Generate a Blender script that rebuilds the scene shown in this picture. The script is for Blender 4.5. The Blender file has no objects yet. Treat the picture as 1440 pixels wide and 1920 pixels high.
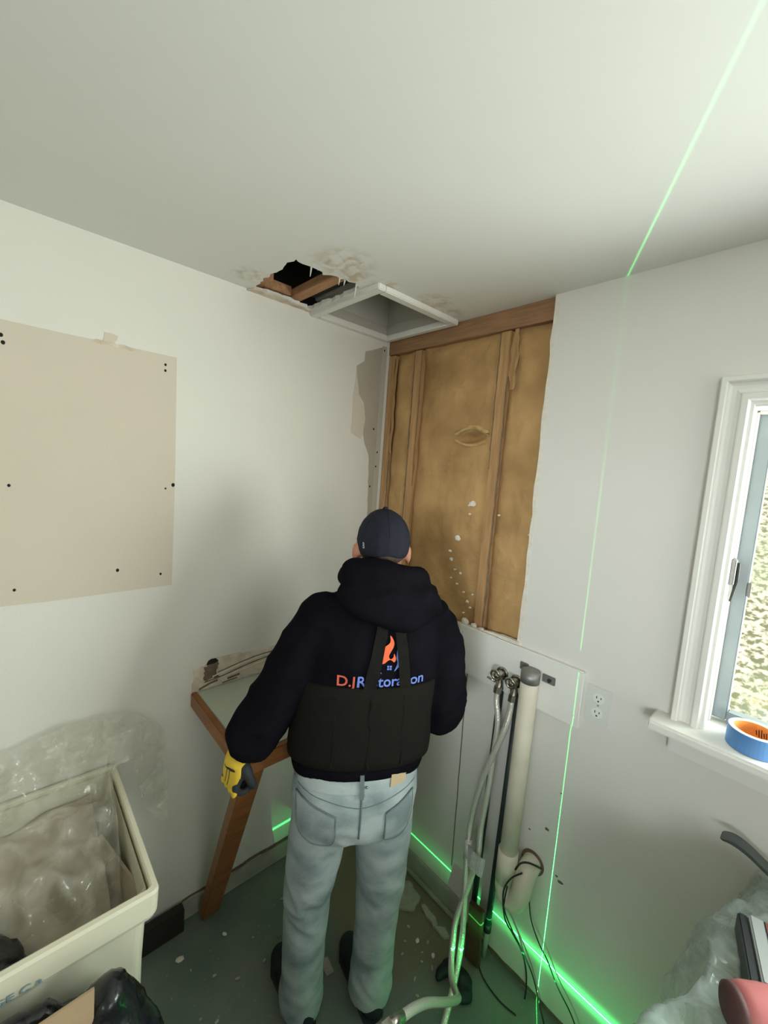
import bpy, bmesh, math, random
from mathutils import Vector, Matrix, noise
from mathutils.bvhtree import BVHTree

random.seed(7)
S = bpy.context.scene
COL = S.collection

# ------------------------------------------------------------------ camera
cam_d = bpy.data.cameras.new('camera')
cam_d.sensor_fit = 'HORIZONTAL'
cam_d.sensor_width = 36.0
cam_d.lens = 36.0 * 781.6 / 1440.0
cam_d.clip_start = 0.02
cam = bpy.data.objects.new('camera', cam_d)
COL.objects.link(cam)
R_ = Vector((0.6706, 0.7383, 0.0722)); U_ = Vector((-0.1247, 0.0162, 0.9921)); F_ = Vector((-0.7313, 0.6743, -0.1033))
cam.matrix_world = Matrix(((R_.x, U_.x, -F_.x, 1.578), (R_.y, U_.y, -F_.y, -1.398), (R_.z, U_.z, -F_.z, 1.872), (0, 0, 0, 1)))
S.camera = cam

# ------------------------------------------------------------------ world and light
W = bpy.data.worlds.new('sky'); S.world = W; W.use_nodes = True
wn = W.node_tree.nodes; wl = W.node_tree.links; wn.clear()
wo = wn.new('ShaderNodeOutputWorld'); wb = wn.new('ShaderNodeBackground')
wb.inputs['Color'].default_value = (0.86, 0.94, 1.0, 1); wb.inputs['Strength'].default_value = 0.4
wl.new(wb.outputs[0], wo.inputs[0])


def area(name, loc, target, sx, sy, watts, color, spread=180):
    d = bpy.data.lights.new(name, 'AREA'); d.shape = 'RECTANGLE'; d.size = sx; d.size_y = sy
    d.energy = watts; d.color = color; d.spread = math.radians(spread)
    o = bpy.data.objects.new(name, d); COL.objects.link(o); o.location = loc
    o.rotation_euler = (Vector(target) - Vector(loc)).to_track_quat('-Z', 'Y').to_euler()
    return o


# daylight entering by the rest of the wide window in the right wall: level light, and light thrown up off the yard
area('window_daylight', (2.40, 0.25, 1.66), (1.6, -1.5, 1.75), 1.3, 0.8, 58, (0.94, 1.0, 0.93))
area('window_yard_bounce', (2.40, 0.25, 0.95), (2.2, -0.4, 2.30), 1.3, 0.5, 6.8, (0.84, 0.90, 1.0), 120)
# added fill light, outside an opening cut for it in the far wall
area('far_fill', (3.66, -1.55, 1.62), (0.6, -1.1, 2.0), 1.5, 1.0, 4.2, (1.0, 0.97, 0.90), 75)
# daylight from the window behind the photographer
area('back_daylight', (2.75, -3.98, 1.75), (0.85, 0.0, 1.55), 1.2, 0.9, 3.0, (0.90, 0.98, 1.0), 30)
# the sun on the yard; it runs along the window wall and does not enter the room
sd_ = bpy.data.lights.new('sun', 'SUN'); sd_.energy = 9.0; sd_.angle = 0.02; sd_.color = (1.0, 0.96, 0.9)
so_ = bpy.data.objects.new('sun', sd_); COL.objects.link(so_)
so_.rotation_euler = Vector((0.75, 0.0, -0.66)).to_track_quat('-Z', 'Y').to_euler()

# cross-line laser level standing low on the floor just below the picture
ld = bpy.data.lights.new('laser_cross', 'POINT'); ld.shadow_soft_size = 0.0; ld.energy = 9.0
ld.color = (1, 1, 1); ld.use_nodes = True
ln = ld.node_tree.nodes; ll = ld.node_tree.links; ln.clear()
lo_ = ln.new('ShaderNodeOutputLight'); le = ln.new('ShaderNodeEmission'); lg = ln.new('ShaderNodeNewGeometry')


def lmath(op, a, b=None):
    n = ln.new('ShaderNodeMath'); n.operation = op
    for i, v in enumerate((a, b)):
        if v is None:
            continue
        if isinstance(v, (int, float)):
            n.inputs[i].default_value = v
        else:
            ll.new(v, n.inputs[i])
    return n.outputs[0]


def fan(normal, sig, power):
    d = ln.new('ShaderNodeVectorMath'); d.operation = 'DOT_PRODUCT'
    ll.new(lg.outputs['Incoming'], d.inputs[0]); d.inputs[1].default_value = normal
    q = lmath('MULTIPLY', d.outputs['Value'], 1.0 / sig)
    q = lmath('MULTIPLY', q, q)
    return lmath('MULTIPLY', lmath('EXPONENT', lmath('MULTIPLY', q, -1.0)), power)


LASER_SIGN = 1.0
STRAY = 0.12      # light scattered by the level's own lens and housing
LP = Vector((1.237, -0.315, 0.173))
nv = Vector((0.877, 0.480, 0.0)).normalized()
cd_ = ln.new('ShaderNodeVectorMath'); cd_.operation = 'DOT_PRODUCT'
ll.new(lg.outputs['Incoming'], cd_.inputs[0]); cd_.inputs[1].default_value = (-0.48, 0.877, 0.0)
side = lmath('MULTIPLY', cd_.outputs['Value'], LASER_SIGN)
gate = ln.new('ShaderNodeMapRange'); gate.inputs[1].default_value = 0.30; gate.inputs[2].default_value = 0.33   # the level's fan ends here
ll.new(side, gate.inputs[0])
tot = lmath('ADD', fan((0, 0, 1), 0.0042, 20.0), fan((0, 0, 1), 0.07, 1.1))
tot = lmath('MULTIPLY', tot, gate.outputs[0])
tot = lmath('ADD', tot, lmath('ADD', fan(nv, 0.0013, 18.0), lmath('ADD', fan(nv, 0.05, 0.10), fan((0, 0, 1), 0.55, STRAY))))
le.inputs['Color'].default_value = (0.06, 1.0, 0.20, 1)
ll.new(tot, le.inputs['Strength']); ll.new(le.outputs[0], lo_.inputs[0])
lob = bpy.data.objects.new('laser_cross', ld); COL.objects.link(lob); lob.location = LP

S.view_settings.view_transform = 'Standard'
S.view_settings.look = 'None'
S.view_settings.exposure = 0.06
S.view_settings.gamma = 1.0
S.view_settings.use_curve_mapping = False
S.cycles.max_bounces = 10
S.cycles.diffuse_bounces = 6
S.cycles.transparent_max_bounces = 16
S.cycles.sample_clamp_indirect = 4.0

# ------------------------------------------------------------------ materials
MATS = {}


def material(name, color, rough=0.6, color2=None, scale=8.0, amount=0.5, bump=0.0, bscale=60.0, metal=0.0,
             stretch=(1, 1, 1), detail=4.0, lo=0.35, hi=0.65, spec=0.4, coat=0.0, sss=0.0):
    m = bpy.data.materials.new(name); m.use_nodes = True
    nt = m.node_tree; n = nt.nodes; l = nt.links
    b = n['Principled BSDF']
    b.inputs['Base Color'].default_value = (*color, 1)
    b.inputs['Roughness'].default_value = rough
    b.inputs['Metallic'].default_value = metal
    b.inputs['Specular IOR Level'].default_value = spec
    b.inputs['Coat Weight'].default_value = coat
    tc = n.new('ShaderNodeTexCoord'); mp = n.new('ShaderNodeMapping'); mp.inputs['Scale'].default_value = stretch
    l.new(tc.outputs['Object'], mp.inputs[0])
    if color2 is not None:
        t = n.new('ShaderNodeTexNoise'); t.inputs['Scale'].default_value = scale; t.inputs['Detail'].default_value = detail
        l.new(mp.outputs[0], t.inputs['Vector'])
        r = n.new('ShaderNodeMapRange'); r.inputs[1].default_value = lo; r.inputs[2].default_value = hi
        r.inputs[4].default_value = amount
        l.new(t.outputs['Fac'], r.inputs[0])
        x = n.new('ShaderNodeMix'); x.data_type = 'RGBA'
        x.inputs[6].default_value = (*color, 1); x.inputs[7].default_value = (*color2, 1)
        l.new(r.outputs[0], x.inputs[0]); l.new(x.outputs[2], b.inputs['Base Color'])
    if bump > 0:
        t = n.new('ShaderNodeTexNoise'); t.inputs['Scale'].default_value = bscale; t.inputs['Detail'].default_value = 5
        l.new(mp.outputs[0], t.inputs['Vector'])
        bp = n.new('ShaderNodeBump'); bp.inputs['Strength'].default_value = bump; bp.inputs['Distance'].default_value = 0.01
        l.new(t.outputs['Fac'], bp.inputs['Height']); l.new(bp.outputs[0], b.inputs['Normal'])
    MATS[name] = m
    return m


def film(name, tint, solid, rough=0.12, bscale=25.0, bstr=0.22):
    """thin polythene: mostly see-through, the rest milky and shiny"""
    m = bpy.data.materials.new(name); m.use_nodes = True
    nt = m.node_tree; n = nt.nodes; l = nt.links
    b = n['Principled BSDF']; b.inputs['Base Color'].default_value = (*tint, 1); b.inputs['Roughness'].default_value = rough
    b.inputs['Specular IOR Level'].default_value = 0.8
    t = n.new('ShaderNodeTexNoise'); t.inputs['Scale'].default_value = bscale; t.inputs['Detail'].default_value = 6
    t.inputs['Distortion'].default_value = 1.2
    tc = n.new('ShaderNodeTexCoord'); l.new(tc.outputs['Object'], t.inputs['Vector'])
    bp = n.new('ShaderNodeBump'); bp.inputs['Strength'].default_value = bstr; bp.inputs['Distance'].default_value = 0.012
    l.new(t.outputs['Fac'], bp.inputs['Height']); l.new(bp.outputs[0], b.inputs['Normal'])
    tr = n.new('ShaderNodeBsdfTransparent'); tr.inputs[0].default_value = (0.95, 0.96, 0.95, 1)
    mx = n.new('ShaderNodeMixShader')
    mr = n.new('ShaderNodeMapRange'); mr.inputs[1].default_value = 0.35; mr.inputs[2].default_value = 0.7
    mr.inputs[3].default_value = solid * 0.6; mr.inputs[4].default_value = min(1.0, solid * 1.5)
    l.new(t.outputs['Fac'], mr.inputs[0]); l.new(mr.outputs[0], mx.inputs[0])
    l.new(tr.outputs[0], mx.inputs[1]); l.new(b.outputs[0], mx.inputs[2])
    l.new(mx.outputs[0], n['Material Output'].inputs[0])
    MATS[name] = m
    return m


wall_paint = material('wall_paint', (0.755, 0.735, 0.685), 0.55, (0.705, 0.685, 0.64), 2.5, 0.5, bump=0.05, bscale=140)
ceil_paint = material('ceiling_paint', (0.775, 0.765, 0.735), 0.7, (0.73, 0.72, 0.67), 2.0, 0.5, bump=0.05, bscale=120)
bare_patch = material('bare_patch', (0.66, 0.585, 0.49), 0.75, (0.62, 0.57, 0.47), 3.0, 0.6, bump=0.04, bscale=120)
grey_mud = material('grey_mud', (0.45, 0.41, 0.34), 0.85, (0.40, 0.36, 0.29), 9, 0.7, bump=0.15, bscale=60)
torn_paper = material('torn_paper', (0.74, 0.65, 0.54), 0.9, (0.56, 0.46, 0.36), 26, 0.9, bump=0.3, bscale=90)
torn_dark = material('torn_dark', (0.20, 0.145, 0.10), 0.9, (0.12, 0.09, 0.06), 40, 0.8, bump=0.3, bscale=90)
hole_black = material('hole_black', (0.012, 0.012, 0.014), 0.9)
gypsum = material('gypsum', (0.80, 0.76, 0.68), 0.9, (0.7, 0.64, 0.55), 40, 0.7, bump=0.3, bscale=120)
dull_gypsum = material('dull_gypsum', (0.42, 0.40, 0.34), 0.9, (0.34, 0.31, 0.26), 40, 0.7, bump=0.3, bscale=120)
insul = material('insulation_kraft', (0.55, 0.34, 0.145), 0.95, (0.31, 0.175, 0.07), 5.5, 0.95, bump=0.7, bscale=38, detail=12, lo=0.34, hi=0.72)
insul2 = material('insulation_fleece', (0.60, 0.41, 0.18), 0.95, (0.42, 0.27, 0.10), 30, 0.8, bump=0.6, bscale=90, detail=8)
stud_wood = material('stud_wood', (0.50, 0.30, 0.135), 0.85, (0.36, 0.20, 0.085), 6, 0.8, stretch=(14, 14, 1.2), bump=0.2, bscale=20)
plate_wood = material('plate_wood', (0.36, 0.20, 0.10), 0.85, (0.24, 0.13, 0.065), 6, 0.8, stretch=(1.2, 14, 14), bump=0.2, bscale=20)
joist_wood = material('joist_wood', (0.50, 0.27, 0.14), 0.8, (0.33, 0.17, 0.08), 6, 0.8, stretch=(1.2, 10, 10), bump=0.2, bscale=20)
attic_shade = material('attic_shade', (0.014, 0.013, 0.014), 0.9, (0.03, 0.024, 0.02), 6, 0.7)
orange_wood = material('orange_wood', (0.285, 0.115, 0.035), 0.42, (0.18, 0.065, 0.018), 5, 0.8, stretch=(2, 2, 9), bump=0.05, bscale=30)
counter_lam = material('counter_laminate', (0.50, 0.56, 0.47), 0.4, (0.45, 0.50, 0.42), 12, 0.6)
grey_metal = material('grey_metal', (0.60, 0.585, 0.54), 0.5, (0.52, 0.50, 0.46), 5, 0.7)
white_trim = material('white_trim', (0.80, 0.79, 0.75), 0.35, (0.77, 0.76, 0.71), 6, 0.5)
board_white = material('board_white', (0.82, 0.81, 0.765), 0.45, (0.78, 0.77, 0.72), 5, 0.6)
sash_grey = material('sash_grey', (0.36, 0.40, 0.42), 0.4, (0.30, 0.34, 0.36), 9, 0.6)
base_grey = material('baseboard_grey', (0.42, 0.41, 0.35), 0.6, (0.30, 0.30, 0.25), 11, 0.8)
chrome = material('chrome', (0.56, 0.53, 0.47), 0.28, (0.25, 0.22, 0.17), 45, 0.8, metal=1.0)
dull_metal = material('dull_metal', (0.33, 0.32, 0.31), 0.5, (0.24, 0.23, 0.22), 30, 0.7, metal=0.7)
black_pipe = material('black_pipe', (0.02, 0.03, 0.032), 0.45, (0.035, 0.05, 0.05), 12, 0.7)
pvc = material('pvc', (0.80, 0.745, 0.62), 0.45, (0.60, 0.54, 0.43), 6, 0.7)
red_print = material('red_print', (0.42, 0.20, 0.15), 0.6)
wire_black = material('wire_black', (0.015, 0.02, 0.018), 0.5)
foil = material('foil_tag', (0.74, 0.74, 0.71), 0.32, (0.46, 0.46, 0.44), 60, 0.8, metal=0.15, stretch=(6, 6, 1), bump=0.3, bscale=40)
plate_mat = material('outlet_plate', (0.70, 0.71, 0.68), 0.4)
outlet_face = material('outlet_face', (0.82, 0.81, 0.76), 0.35)
slot_dark = material('slot_dark', (0.03, 0.03, 0.03), 0.6)
bin_plastic = material('bin_plastic', (0.79, 0.76, 0.61), 0.38, (0.74, 0.71, 0.56), 4, 0.6)
blue_ink = material('blue_ink', (0.20, 0.34, 0.42), 0.6, (0.36, 0.46, 0.50), 120, 0.9)
cardboard = material('cardboard', (0.47, 0.345, 0.215), 0.8, (0.40, 0.28, 0.17), 8, 0.7, bump=0.08, bscale=60)
pale_paper = material('pale_paper', (0.46, 0.385, 0.31), 0.8, (0.38, 0.31, 0.24), 7, 0.8, bump=0.25, bscale=14)
bag_black = material('bag_black', (0.008, 0.009, 0.011), 0.22, bump=0.5, bscale=16, spec=0.6)
film_clear = film('film_clear', (0.72, 0.69, 0.60), 0.33, 0.10, 9.0)
film_grey = film('film_grey', (0.46, 0.55, 0.53), 0.50, 0.07, 13.0, 0.45)
tape_blue = material('tape_blue', (0.10, 0.26, 0.58), 0.5, (0.13, 0.31, 0.64), 14, 0.6)
tape_core = material('tape_core', (0.88, 0.86, 0.78), 0.7)
tape_inside = material('tape_inside', (0.80, 0.36, 0.10), 0.7, (0.72, 0.28, 0.07), 20, 0.6)
tool_red = material('tool_red', (0.62, 0.20, 0.20), 0.5, (0.54, 0.15, 0.16), 6, 0.6)
tool_black = material('tool_black', (0.03, 0.034, 0.038), 0.45)
tool_grey = material('tool_grey', (0.42, 0.45, 0.45), 0.4)
steel_dark = material('steel_dark', (0.16, 0.18, 0.18), 0.35, (0.09, 0.10, 0.10), 12, 0.7, metal=0.8)
cabinet_paint = material('cabinet_paint', (0.62, 0.63, 0.58), 0.5)
hoodie_m = material('hoodie_fleece', (0.0075, 0.0070, 0.0105), 0.95, (0.0035, 0.0033, 0.005), 9, 0.6, bump=0.12, bscale=160, spec=0.03)
belt_m = material('belt_elastic', (0.0125, 0.0115, 0.0095), 0.85, (0.009, 0.0085, 0.0075), 30, 0.6, stretch=(1, 1, 6), bump=0.15, bscale=120, spec=0.06)
cap_m = material('cap_cloth', (0.017, 0.018, 0.029), 0.9, (0.013, 0.014, 0.022), 20, 0.6, bump=0.1, bscale=220, spec=0.2)
skin_m = material('skin', (0.46, 0.215, 0.135), 0.55, (0.40, 0.17, 0.10), 14, 0.6)
hair_m = material('hair', (0.06, 0.038, 0.026), 0.8, (0.11, 0.065, 0.045), 120, 0.8)
denim = material('denim_faded', (0.42, 0.485, 0.49), 0.9, (0.165, 0.22, 0.235), 7, 0.95, bump=0.18, bscale=240, detail=6, lo=0.38, hi=0.68, stretch=(1, 1, 1.6))
denim_dark = material('denim_stitch', (0.13, 0.16, 0.175), 0.9, (0.16, 0.19, 0.2), 60, 0.8)
denim_mid = material('denim_pocket', (0.38, 0.44, 0.445), 0.9, (0.17, 0.22, 0.24), 10, 0.85, bump=0.18, bscale=240)
leather = material('leather_patch', (0.50, 0.38, 0.24), 0.7)
shoe_m = material('shoe_black', (0.012, 0.016, 0.022), 0.6, bump=0.1, bscale=60)
glove_y = material('glove_yellow', (0.72, 0.49, 0.045), 0.7, (0.64, 0.42, 0.03), 20, 0.6)
glove_b = material('glove_black', (0.022, 0.026, 0.028), 0.7)
logo_orange = material('logo_orange', (0.86, 0.14, 0.05), 0.7)
logo_red = material('logo_red', (0.62, 0.11, 0.07), 0.7)
logo_blue = material('logo_blue', (0.14, 0.22, 0.62), 0.7)
cap_print = material('cap_print', (0.55, 0.56, 0.62), 0.7)
dark_block = material('dark_block', (0.022, 0.018, 0.015), 0.6)
brown_wood = material('brown_scrap', (0.10, 0.055, 0.028), 0.7, (0.06, 0.03, 0.016), 12, 0.8)


def floor_material():
    m = bpy.data.materials.new('floor_sheet'); m.use_nodes = True
    n = m.node_tree.nodes; l = m.node_tree.links; b = n['Principled BSDF']
    b.inputs['Roughness'].default_value = 0.45
    tc = n.new('ShaderNodeTexCoord')
    t1 = n.new('ShaderNodeTexNoise'); t1.inputs['Scale'].default_value = 3.5; t1.inputs['Detail'].default_value = 6
    t2 = n.new('ShaderNodeTexNoise'); t2.inputs['Scale'].default_value = 60; t2.inputs['Detail'].default_value = 3
    l.new(tc.outputs['Object'], t1.inputs[0]); l.new(tc.outputs['Object'], t2.inputs[0])
    mr = n.new('ShaderNodeMapRange'); mr.inputs[1].default_value = 0.35; mr.inputs[2].default_value = 0.68
    l.new(t1.outputs[0], mr.inputs[0])
    x = n.new('ShaderNodeMix'); x.data_type = 'RGBA'; x.inputs[6].default_value = (0.125, 0.165, 0.145, 1); x.inputs[7].default_value = (0.19, 0.215, 0.185, 1)
    l.new(mr.outputs[0], x.inputs[0])
    m2 = n.new('ShaderNodeMapRange'); m2.inputs[1].default_value = 0.66; m2.inputs[2].default_value = 0.76; m2.inputs[4].default_value = 0.5
    l.new(t2.outputs[0], m2.inputs[0])
    y = n.new('ShaderNodeMix'); y.data_type = 'RGBA'; y.inputs[7].default_value = (0.42, 0.42, 0.37, 1)
    ds = n.new('ShaderNodeVectorMath'); ds.operation = 'DISTANCE'; ds.inputs[1].default_value = (0.42, -0.05, 0.0); l.new(tc.outputs['Object'], ds.inputs[0])
    dn = n.new('ShaderNodeMath'); dn.operation = 'MULTIPLY_ADD'; dn.inputs[1].default_value = -0.5; l.new(t1.outputs[0], dn.inputs[0]); l.new(ds.outputs['Value'], dn.inputs[2])
    dr = n.new('ShaderNodeMapRange'); dr.inputs[1].default_value = 0.16; dr.inputs[2].default_value = 0.06; l.new(dn.outputs[0], dr.inputs[0])
    xd = n.new('ShaderNodeMix'); xd.data_type = 'RGBA'; xd.inputs[7].default_value = (0.20, 0.165, 0.115, 1); l.new(dr.outputs[0], xd.inputs[0]); l.new(x.outputs[2], xd.inputs[6])
    l.new(m2.outputs[0], y.inputs[0]); l.new(xd.outputs[2], y.inputs[6]); l.new(y.outputs[2], b.inputs['Base Color'])
    bp = n.new('ShaderNodeBump'); bp.inputs['Strength'].default_value = 0.15; l.new(t2.outputs[0], bp.inputs['Height']); l.new(bp.outputs[0], b.inputs['Normal'])
    return m


def yard_material():
    m = bpy.data.materials.new('yard_leaves'); m.use_nodes = True
    n = m.node_tree.nodes; l = m.node_tree.links; b = n['Principled BSDF']; b.inputs['Roughness'].default_value = 0.9
    tc = n.new('ShaderNodeTexCoord'); mp = n.new('ShaderNodeMapping'); l.new(tc.outputs['Object'], mp.inputs[0])
    v = n.new('ShaderNodeTexVoronoi'); v.inputs['Scale'].default_value = 9; l.new(mp.outputs[0], v.inputs['Vector'])
    t = n.new('ShaderNodeTexNoise'); t.inputs['Scale'].default_value = 26; t.inputs['Detail'].default_value = 6; l.new(mp.outputs[0], t.inputs[0])
    g = n.new('ShaderNodeTexNoise'); g.inputs['Scale'].default_value = 0.9; l.new(mp.outputs[0], g.inputs[0])
    r1 = n.new('ShaderNodeValToRGB'); r1.color_ramp.elements[0].position = 0.42; r1.color_ramp.elements[0].color = (0.18, 0.19, 0.10, 1)
    r1.color_ramp.elements[1].position = 0.56; r1.color_ramp.elements[1].color = (0.80, 0.74, 0.58, 1)
    l.new(t.outputs[0], r1.inputs[0])
    r2 = n.new('ShaderNodeMapRange'); r2.inputs[1].default_value = 0.42; r2.inputs[2].default_value = 0.6; r2.inputs[4].default_value = 0.5
    l.new(g.outputs[0], r2.inputs[0])
    x = n.new('ShaderNodeMix'); x.data_type = 'RGBA'; x.inputs[7].default_value = (0.48, 0.60, 0.36, 1)
    l.new(r2.outputs[0], x.inputs[0]); l.new(r1.outputs[0], x.inputs[6])
    l.new(x.outputs[2], b.inputs['Base Color'])
    return m


def glass_material():
    m = bpy.data.materials.new('window_glass'); m.use_nodes = True
    n = m.node_tree.nodes; l = m.node_tree.links; n.remove(n['Principled BSDF'])
    tr = n.new('ShaderNodeBsdfTransparent'); tr.inputs[0].default_value = (0.96, 0.98, 0.97, 1)
    gl = n.new('ShaderNodeBsdfGlossy'); gl.inputs['Roughness'].default_value = 0.02
    mx = n.new('ShaderNodeMixShader'); mx.inputs[0].default_value = 0.06
    l.new(tr.outputs[0], mx.inputs[1]); l.new(gl.outputs[0], mx.inputs[2]); l.new(mx.outputs[0], n['Material Output'].inputs[0])
    return m


def ceiling_material():
    """ceiling paint with the tan torn-paper scuffs that border the cut hole"""
    m = material('ceiling_scuffed', (0.775, 0.765, 0.735), 0.7)
    n = m.node_tree.nodes; l = m.node_tree.links; b = n['Principled BSDF']
    ge = n.new('ShaderNodeNewGeometry')

    def blob(cx, cy, rad):
        sub = n.new('ShaderNodeVectorMath'); sub.operation = 'DISTANCE'; l.new(ge.outputs['Position'], sub.inputs[0])
        sub.inputs[1].default_value = (cx, cy, 2.5)
        r = n.new('ShaderNodeMapRange'); r.inputs[1].default_value = rad; r.inputs[2].default_value = rad * 0.35
        l.new(sub.outputs['Value'], r.inputs[0])
        return r.outputs[0]
    acc = None
    for c in ((0.44, -0.60, 0.12), (0.40, -0.52, 0.08), (0.42, -0.40, 0.07), (0.47, -0.20, 0.09), (0.45, -0.08, 0.07), (0.12, -0.76, 0.07)):
        o = blob(*c)
        if acc is None:
            acc = o
        else:
            mx = n.new('ShaderNodeMath'); mx.operation = 'MAXIMUM'; l.new(acc, mx.inputs[0]); l.new(o, mx.inputs[1]); acc = mx.outputs[0]
    t = n.new('ShaderNodeTexNoise'); t.inputs['Scale'].default_value = 26; t.inputs['Detail'].default_value = 6; t.inputs['Distortion'].default_value = 0.6
    l.new(ge.outputs['Position'], t.inputs[0])
    r = n.new('ShaderNodeMapRange'); r.inputs[1].default_value = 0.42; r.inputs[2].default_value = 0.62; l.new(t.outputs[0], r.inputs[0])
    mu = n.new('ShaderNodeMath'); mu.operation = 'MULTIPLY'; l.new(acc, mu.inputs[0]); l.new(r.outputs[0], mu.inputs[1])
    x = n.new('ShaderNodeMix'); x.data_type = 'RGBA'; x.inputs[6].default_value = (0.775, 0.765, 0.735, 1); x.inputs[7].default_value = (0.58, 0.50, 0.38, 1)
    l.new(mu.outputs[0], x.inputs[0]); l.new(x.outputs[2], b.inputs['Base Color'])
    return m


floor_m = floor_material(); yard_m = yard_material(); glass_m = glass_material(); ceil_m = ceiling_material()

# ------------------------------------------------------------------ helpers
ORG = {}


def wloc(o):
    return ORG[o.name]


def mk(name, verts, faces, mat, parent=None, smooth=False, label=None, cat=None, group=None, kind=None, base=None):
    """one mesh object from world-space vertices; its origin sits at its base (or at its thing's origin)"""
    vs = [Vector(v) for v in verts]
    if parent is not None:
        o0 = wloc(parent)
    elif base is not None:
        o0 = Vector(base)
    else:
        xs = [v.x for v in vs]; ys = [v.y for v in vs]; zs = [v.z for v in vs]
        o0 = Vector(((min(xs) + max(xs)) / 2, (min(ys) + max(ys)) / 2, min(zs)))
    me = bpy.data.meshes.new(name)
    me.from_pydata([v - o0 for v in vs], [], faces)
    me.validate(); me.update()
    me.materials.append(mat)
    if smooth:
        me.polygons.foreach_set('use_smooth', [True] * len(me.polygons))
    o = bpy.data.objects.new(name, me); COL.objects.link(o)
    ORG[o.name] = o0
    if parent is not None:
        o.parent = parent
    else:
        o.location = o0
    tag(o, label, cat, group, kind)
    return o


def tag(o, label=None, cat=None, group=None, kind=None):
    if label: o['label'] = label
    if cat: o['category'] = cat
    if group: o['group'] = group
    if kind: o['kind'] = kind
    return o


def empty(name, loc, label=None, cat=None, group=None, kind=None):
    o = bpy.data.objects.new(name, None); COL.objects.link(o); o.location = loc; o.empty_display_size = 0.05
    ORG[o.name] = Vector(loc)
    return tag(o, label, cat, group, kind)


def join(*parts):
    V, Fc = [], []
    for v, f in parts:
        k = len(V); V += list(v); Fc += [tuple(i + k for i in q) for q in f]
    return V, Fc


def box(x0, x1, y0, y1, z0, z1):
    v = [(x0, y0, z0), (x1, y0, z0), (x1, y1, z0), (x0, y1, z0), (x0, y0, z1), (x1, y0, z1), (x1, y1, z1), (x0, y1, z1)]
    return v, [(3, 2, 1, 0), (4, 5, 6, 7), (0, 1, 5, 4), (1, 2, 6, 5), (2, 3, 7, 6), (3, 0, 4, 7)]


def bbox(x0, x1, y0, y1, z0, z1, bev=0.003, seg=2):
    bm = bmesh.new(); v, f = box(x0, x1, y0, y1, z0, z1)
    bv = [bm.verts.new(p) for p in v]
    for q in f: bm.faces.new([bv[i] for i in q])
    bmesh.ops.bevel(bm, geom=list(bm.edges), offset=bev, segments=seg, affect='EDGES')
    bm.verts.index_update()
    r = [tuple(p.co) for p in bm.verts], [tuple(p.index for p in q.verts) for q in bm.faces]
    bm.free()
    return r


def beam(a, b, w, h, up=(0, 0, 1), bev=0.002):
    """box of section w (sideways) x h (along up) running from a to b"""
    a, b = Vector(a), Vector(b); d = (b - a).normalized(); s = d.cross(Vector(up)).normalized(); u = s.cross(d)
    L = (b - a).length
    v, f = bbox(0, L, -w / 2, w / 2, -h / 2, h / 2, bev)
    return [tuple(a + d * p[0] + s * p[1] + u * p[2]) for p in v], f


def tube(pts, rad, n=12, cap=True, flat=1.0):
    P = [Vector(p) for p in pts]; m = len(P)
    R = list(rad) if hasattr(rad, '__len__') else [rad] * m
    T = [(P[min(i + 1, m - 1)] - P[max(i - 1, 0)]).normalized() for i in range(m)]
    nrm = T[0].orthogonal().normalized()
    V, Fc = [], []
    for i in range(m):
        nrm = (nrm - T[i] * nrm.dot(T[i])).normalized(); bi = T[i].cross(nrm)
        for k in range(n):
            a = 2 * math.pi * k / n
            V.append(tuple(P[i] + (nrm * math.cos(a) + bi * math.sin(a) * flat) * R[i]))
    for i in range(m - 1):
        for k in range(n):
            k2 = (k + 1) % n
            Fc.append((i * n + k, i * n + k2, (i + 1) * n + k2, (i + 1) * n + k))
    if cap:
        V.append(tuple(P[0])); V.append(tuple(P[-1])); c0, c1 = len(V) - 2, len(V) - 1
        for k in range(n):
            k2 = (k + 1) % n
            Fc.append((c0, k2, k)); Fc.append((c1, (m - 1) * n + k, (m - 1) * n + k2))
    return V, Fc


def spline(pts, k=8):
    """Catmull-Rom through the points"""
    P = [Vector(p) for p in pts]; out = []
    for i in range(len(P) - 1):
        p0 = P[max(i - 1, 0)]; p1 = P[i]; p2 = P[i + 1]; p3 = P[min(i + 2, len(P) - 1)]
        for j in range(k):
            t = j / k
            out.append(0.5 * ((2 * p1) + (p2 - p0) * t + (2 * p0 - 5 * p1 + 4 * p2 - p3) * t * t + (3 * p1 - p0 - 3 * p2 + p3) * t ** 3))
    out.append(P[-1])
    return out


def lerp(a, b, t): return a + (b - a) * t


def ragged_fill(outer, holes=(), depth=0.0, axis=2):
    """flat polygon with holes, pushed `depth` along `axis`; triangulated"""
    bm = bmesh.new(); edges = []
    for loop in [outer, *holes]:
        vs = [bm.verts.new(p) for p in loop]
        for i in range(len(vs)): edges.append(bm.edges.new((vs[i], vs[(i + 1) % len(vs)])))
    bmesh.ops.triangle_fill(bm, use_beauty=True, use_dissolve=False, edges=edges)
    if depth:
        g = bmesh.ops.extrude_face_region(bm, geom=list(bm.faces))
        for e in g['geom']:
            if isinstance(e, bmesh.types.BMVert): e.co[axis] += depth
        bmesh.ops.recalc_face_normals(bm, faces=list(bm.faces))
    bm.verts.index_update()
    r = [tuple(v.co) for v in bm.verts], [tuple(v.index for v in f.verts) for f in bm.faces]
    bm.free()
    return r


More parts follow.
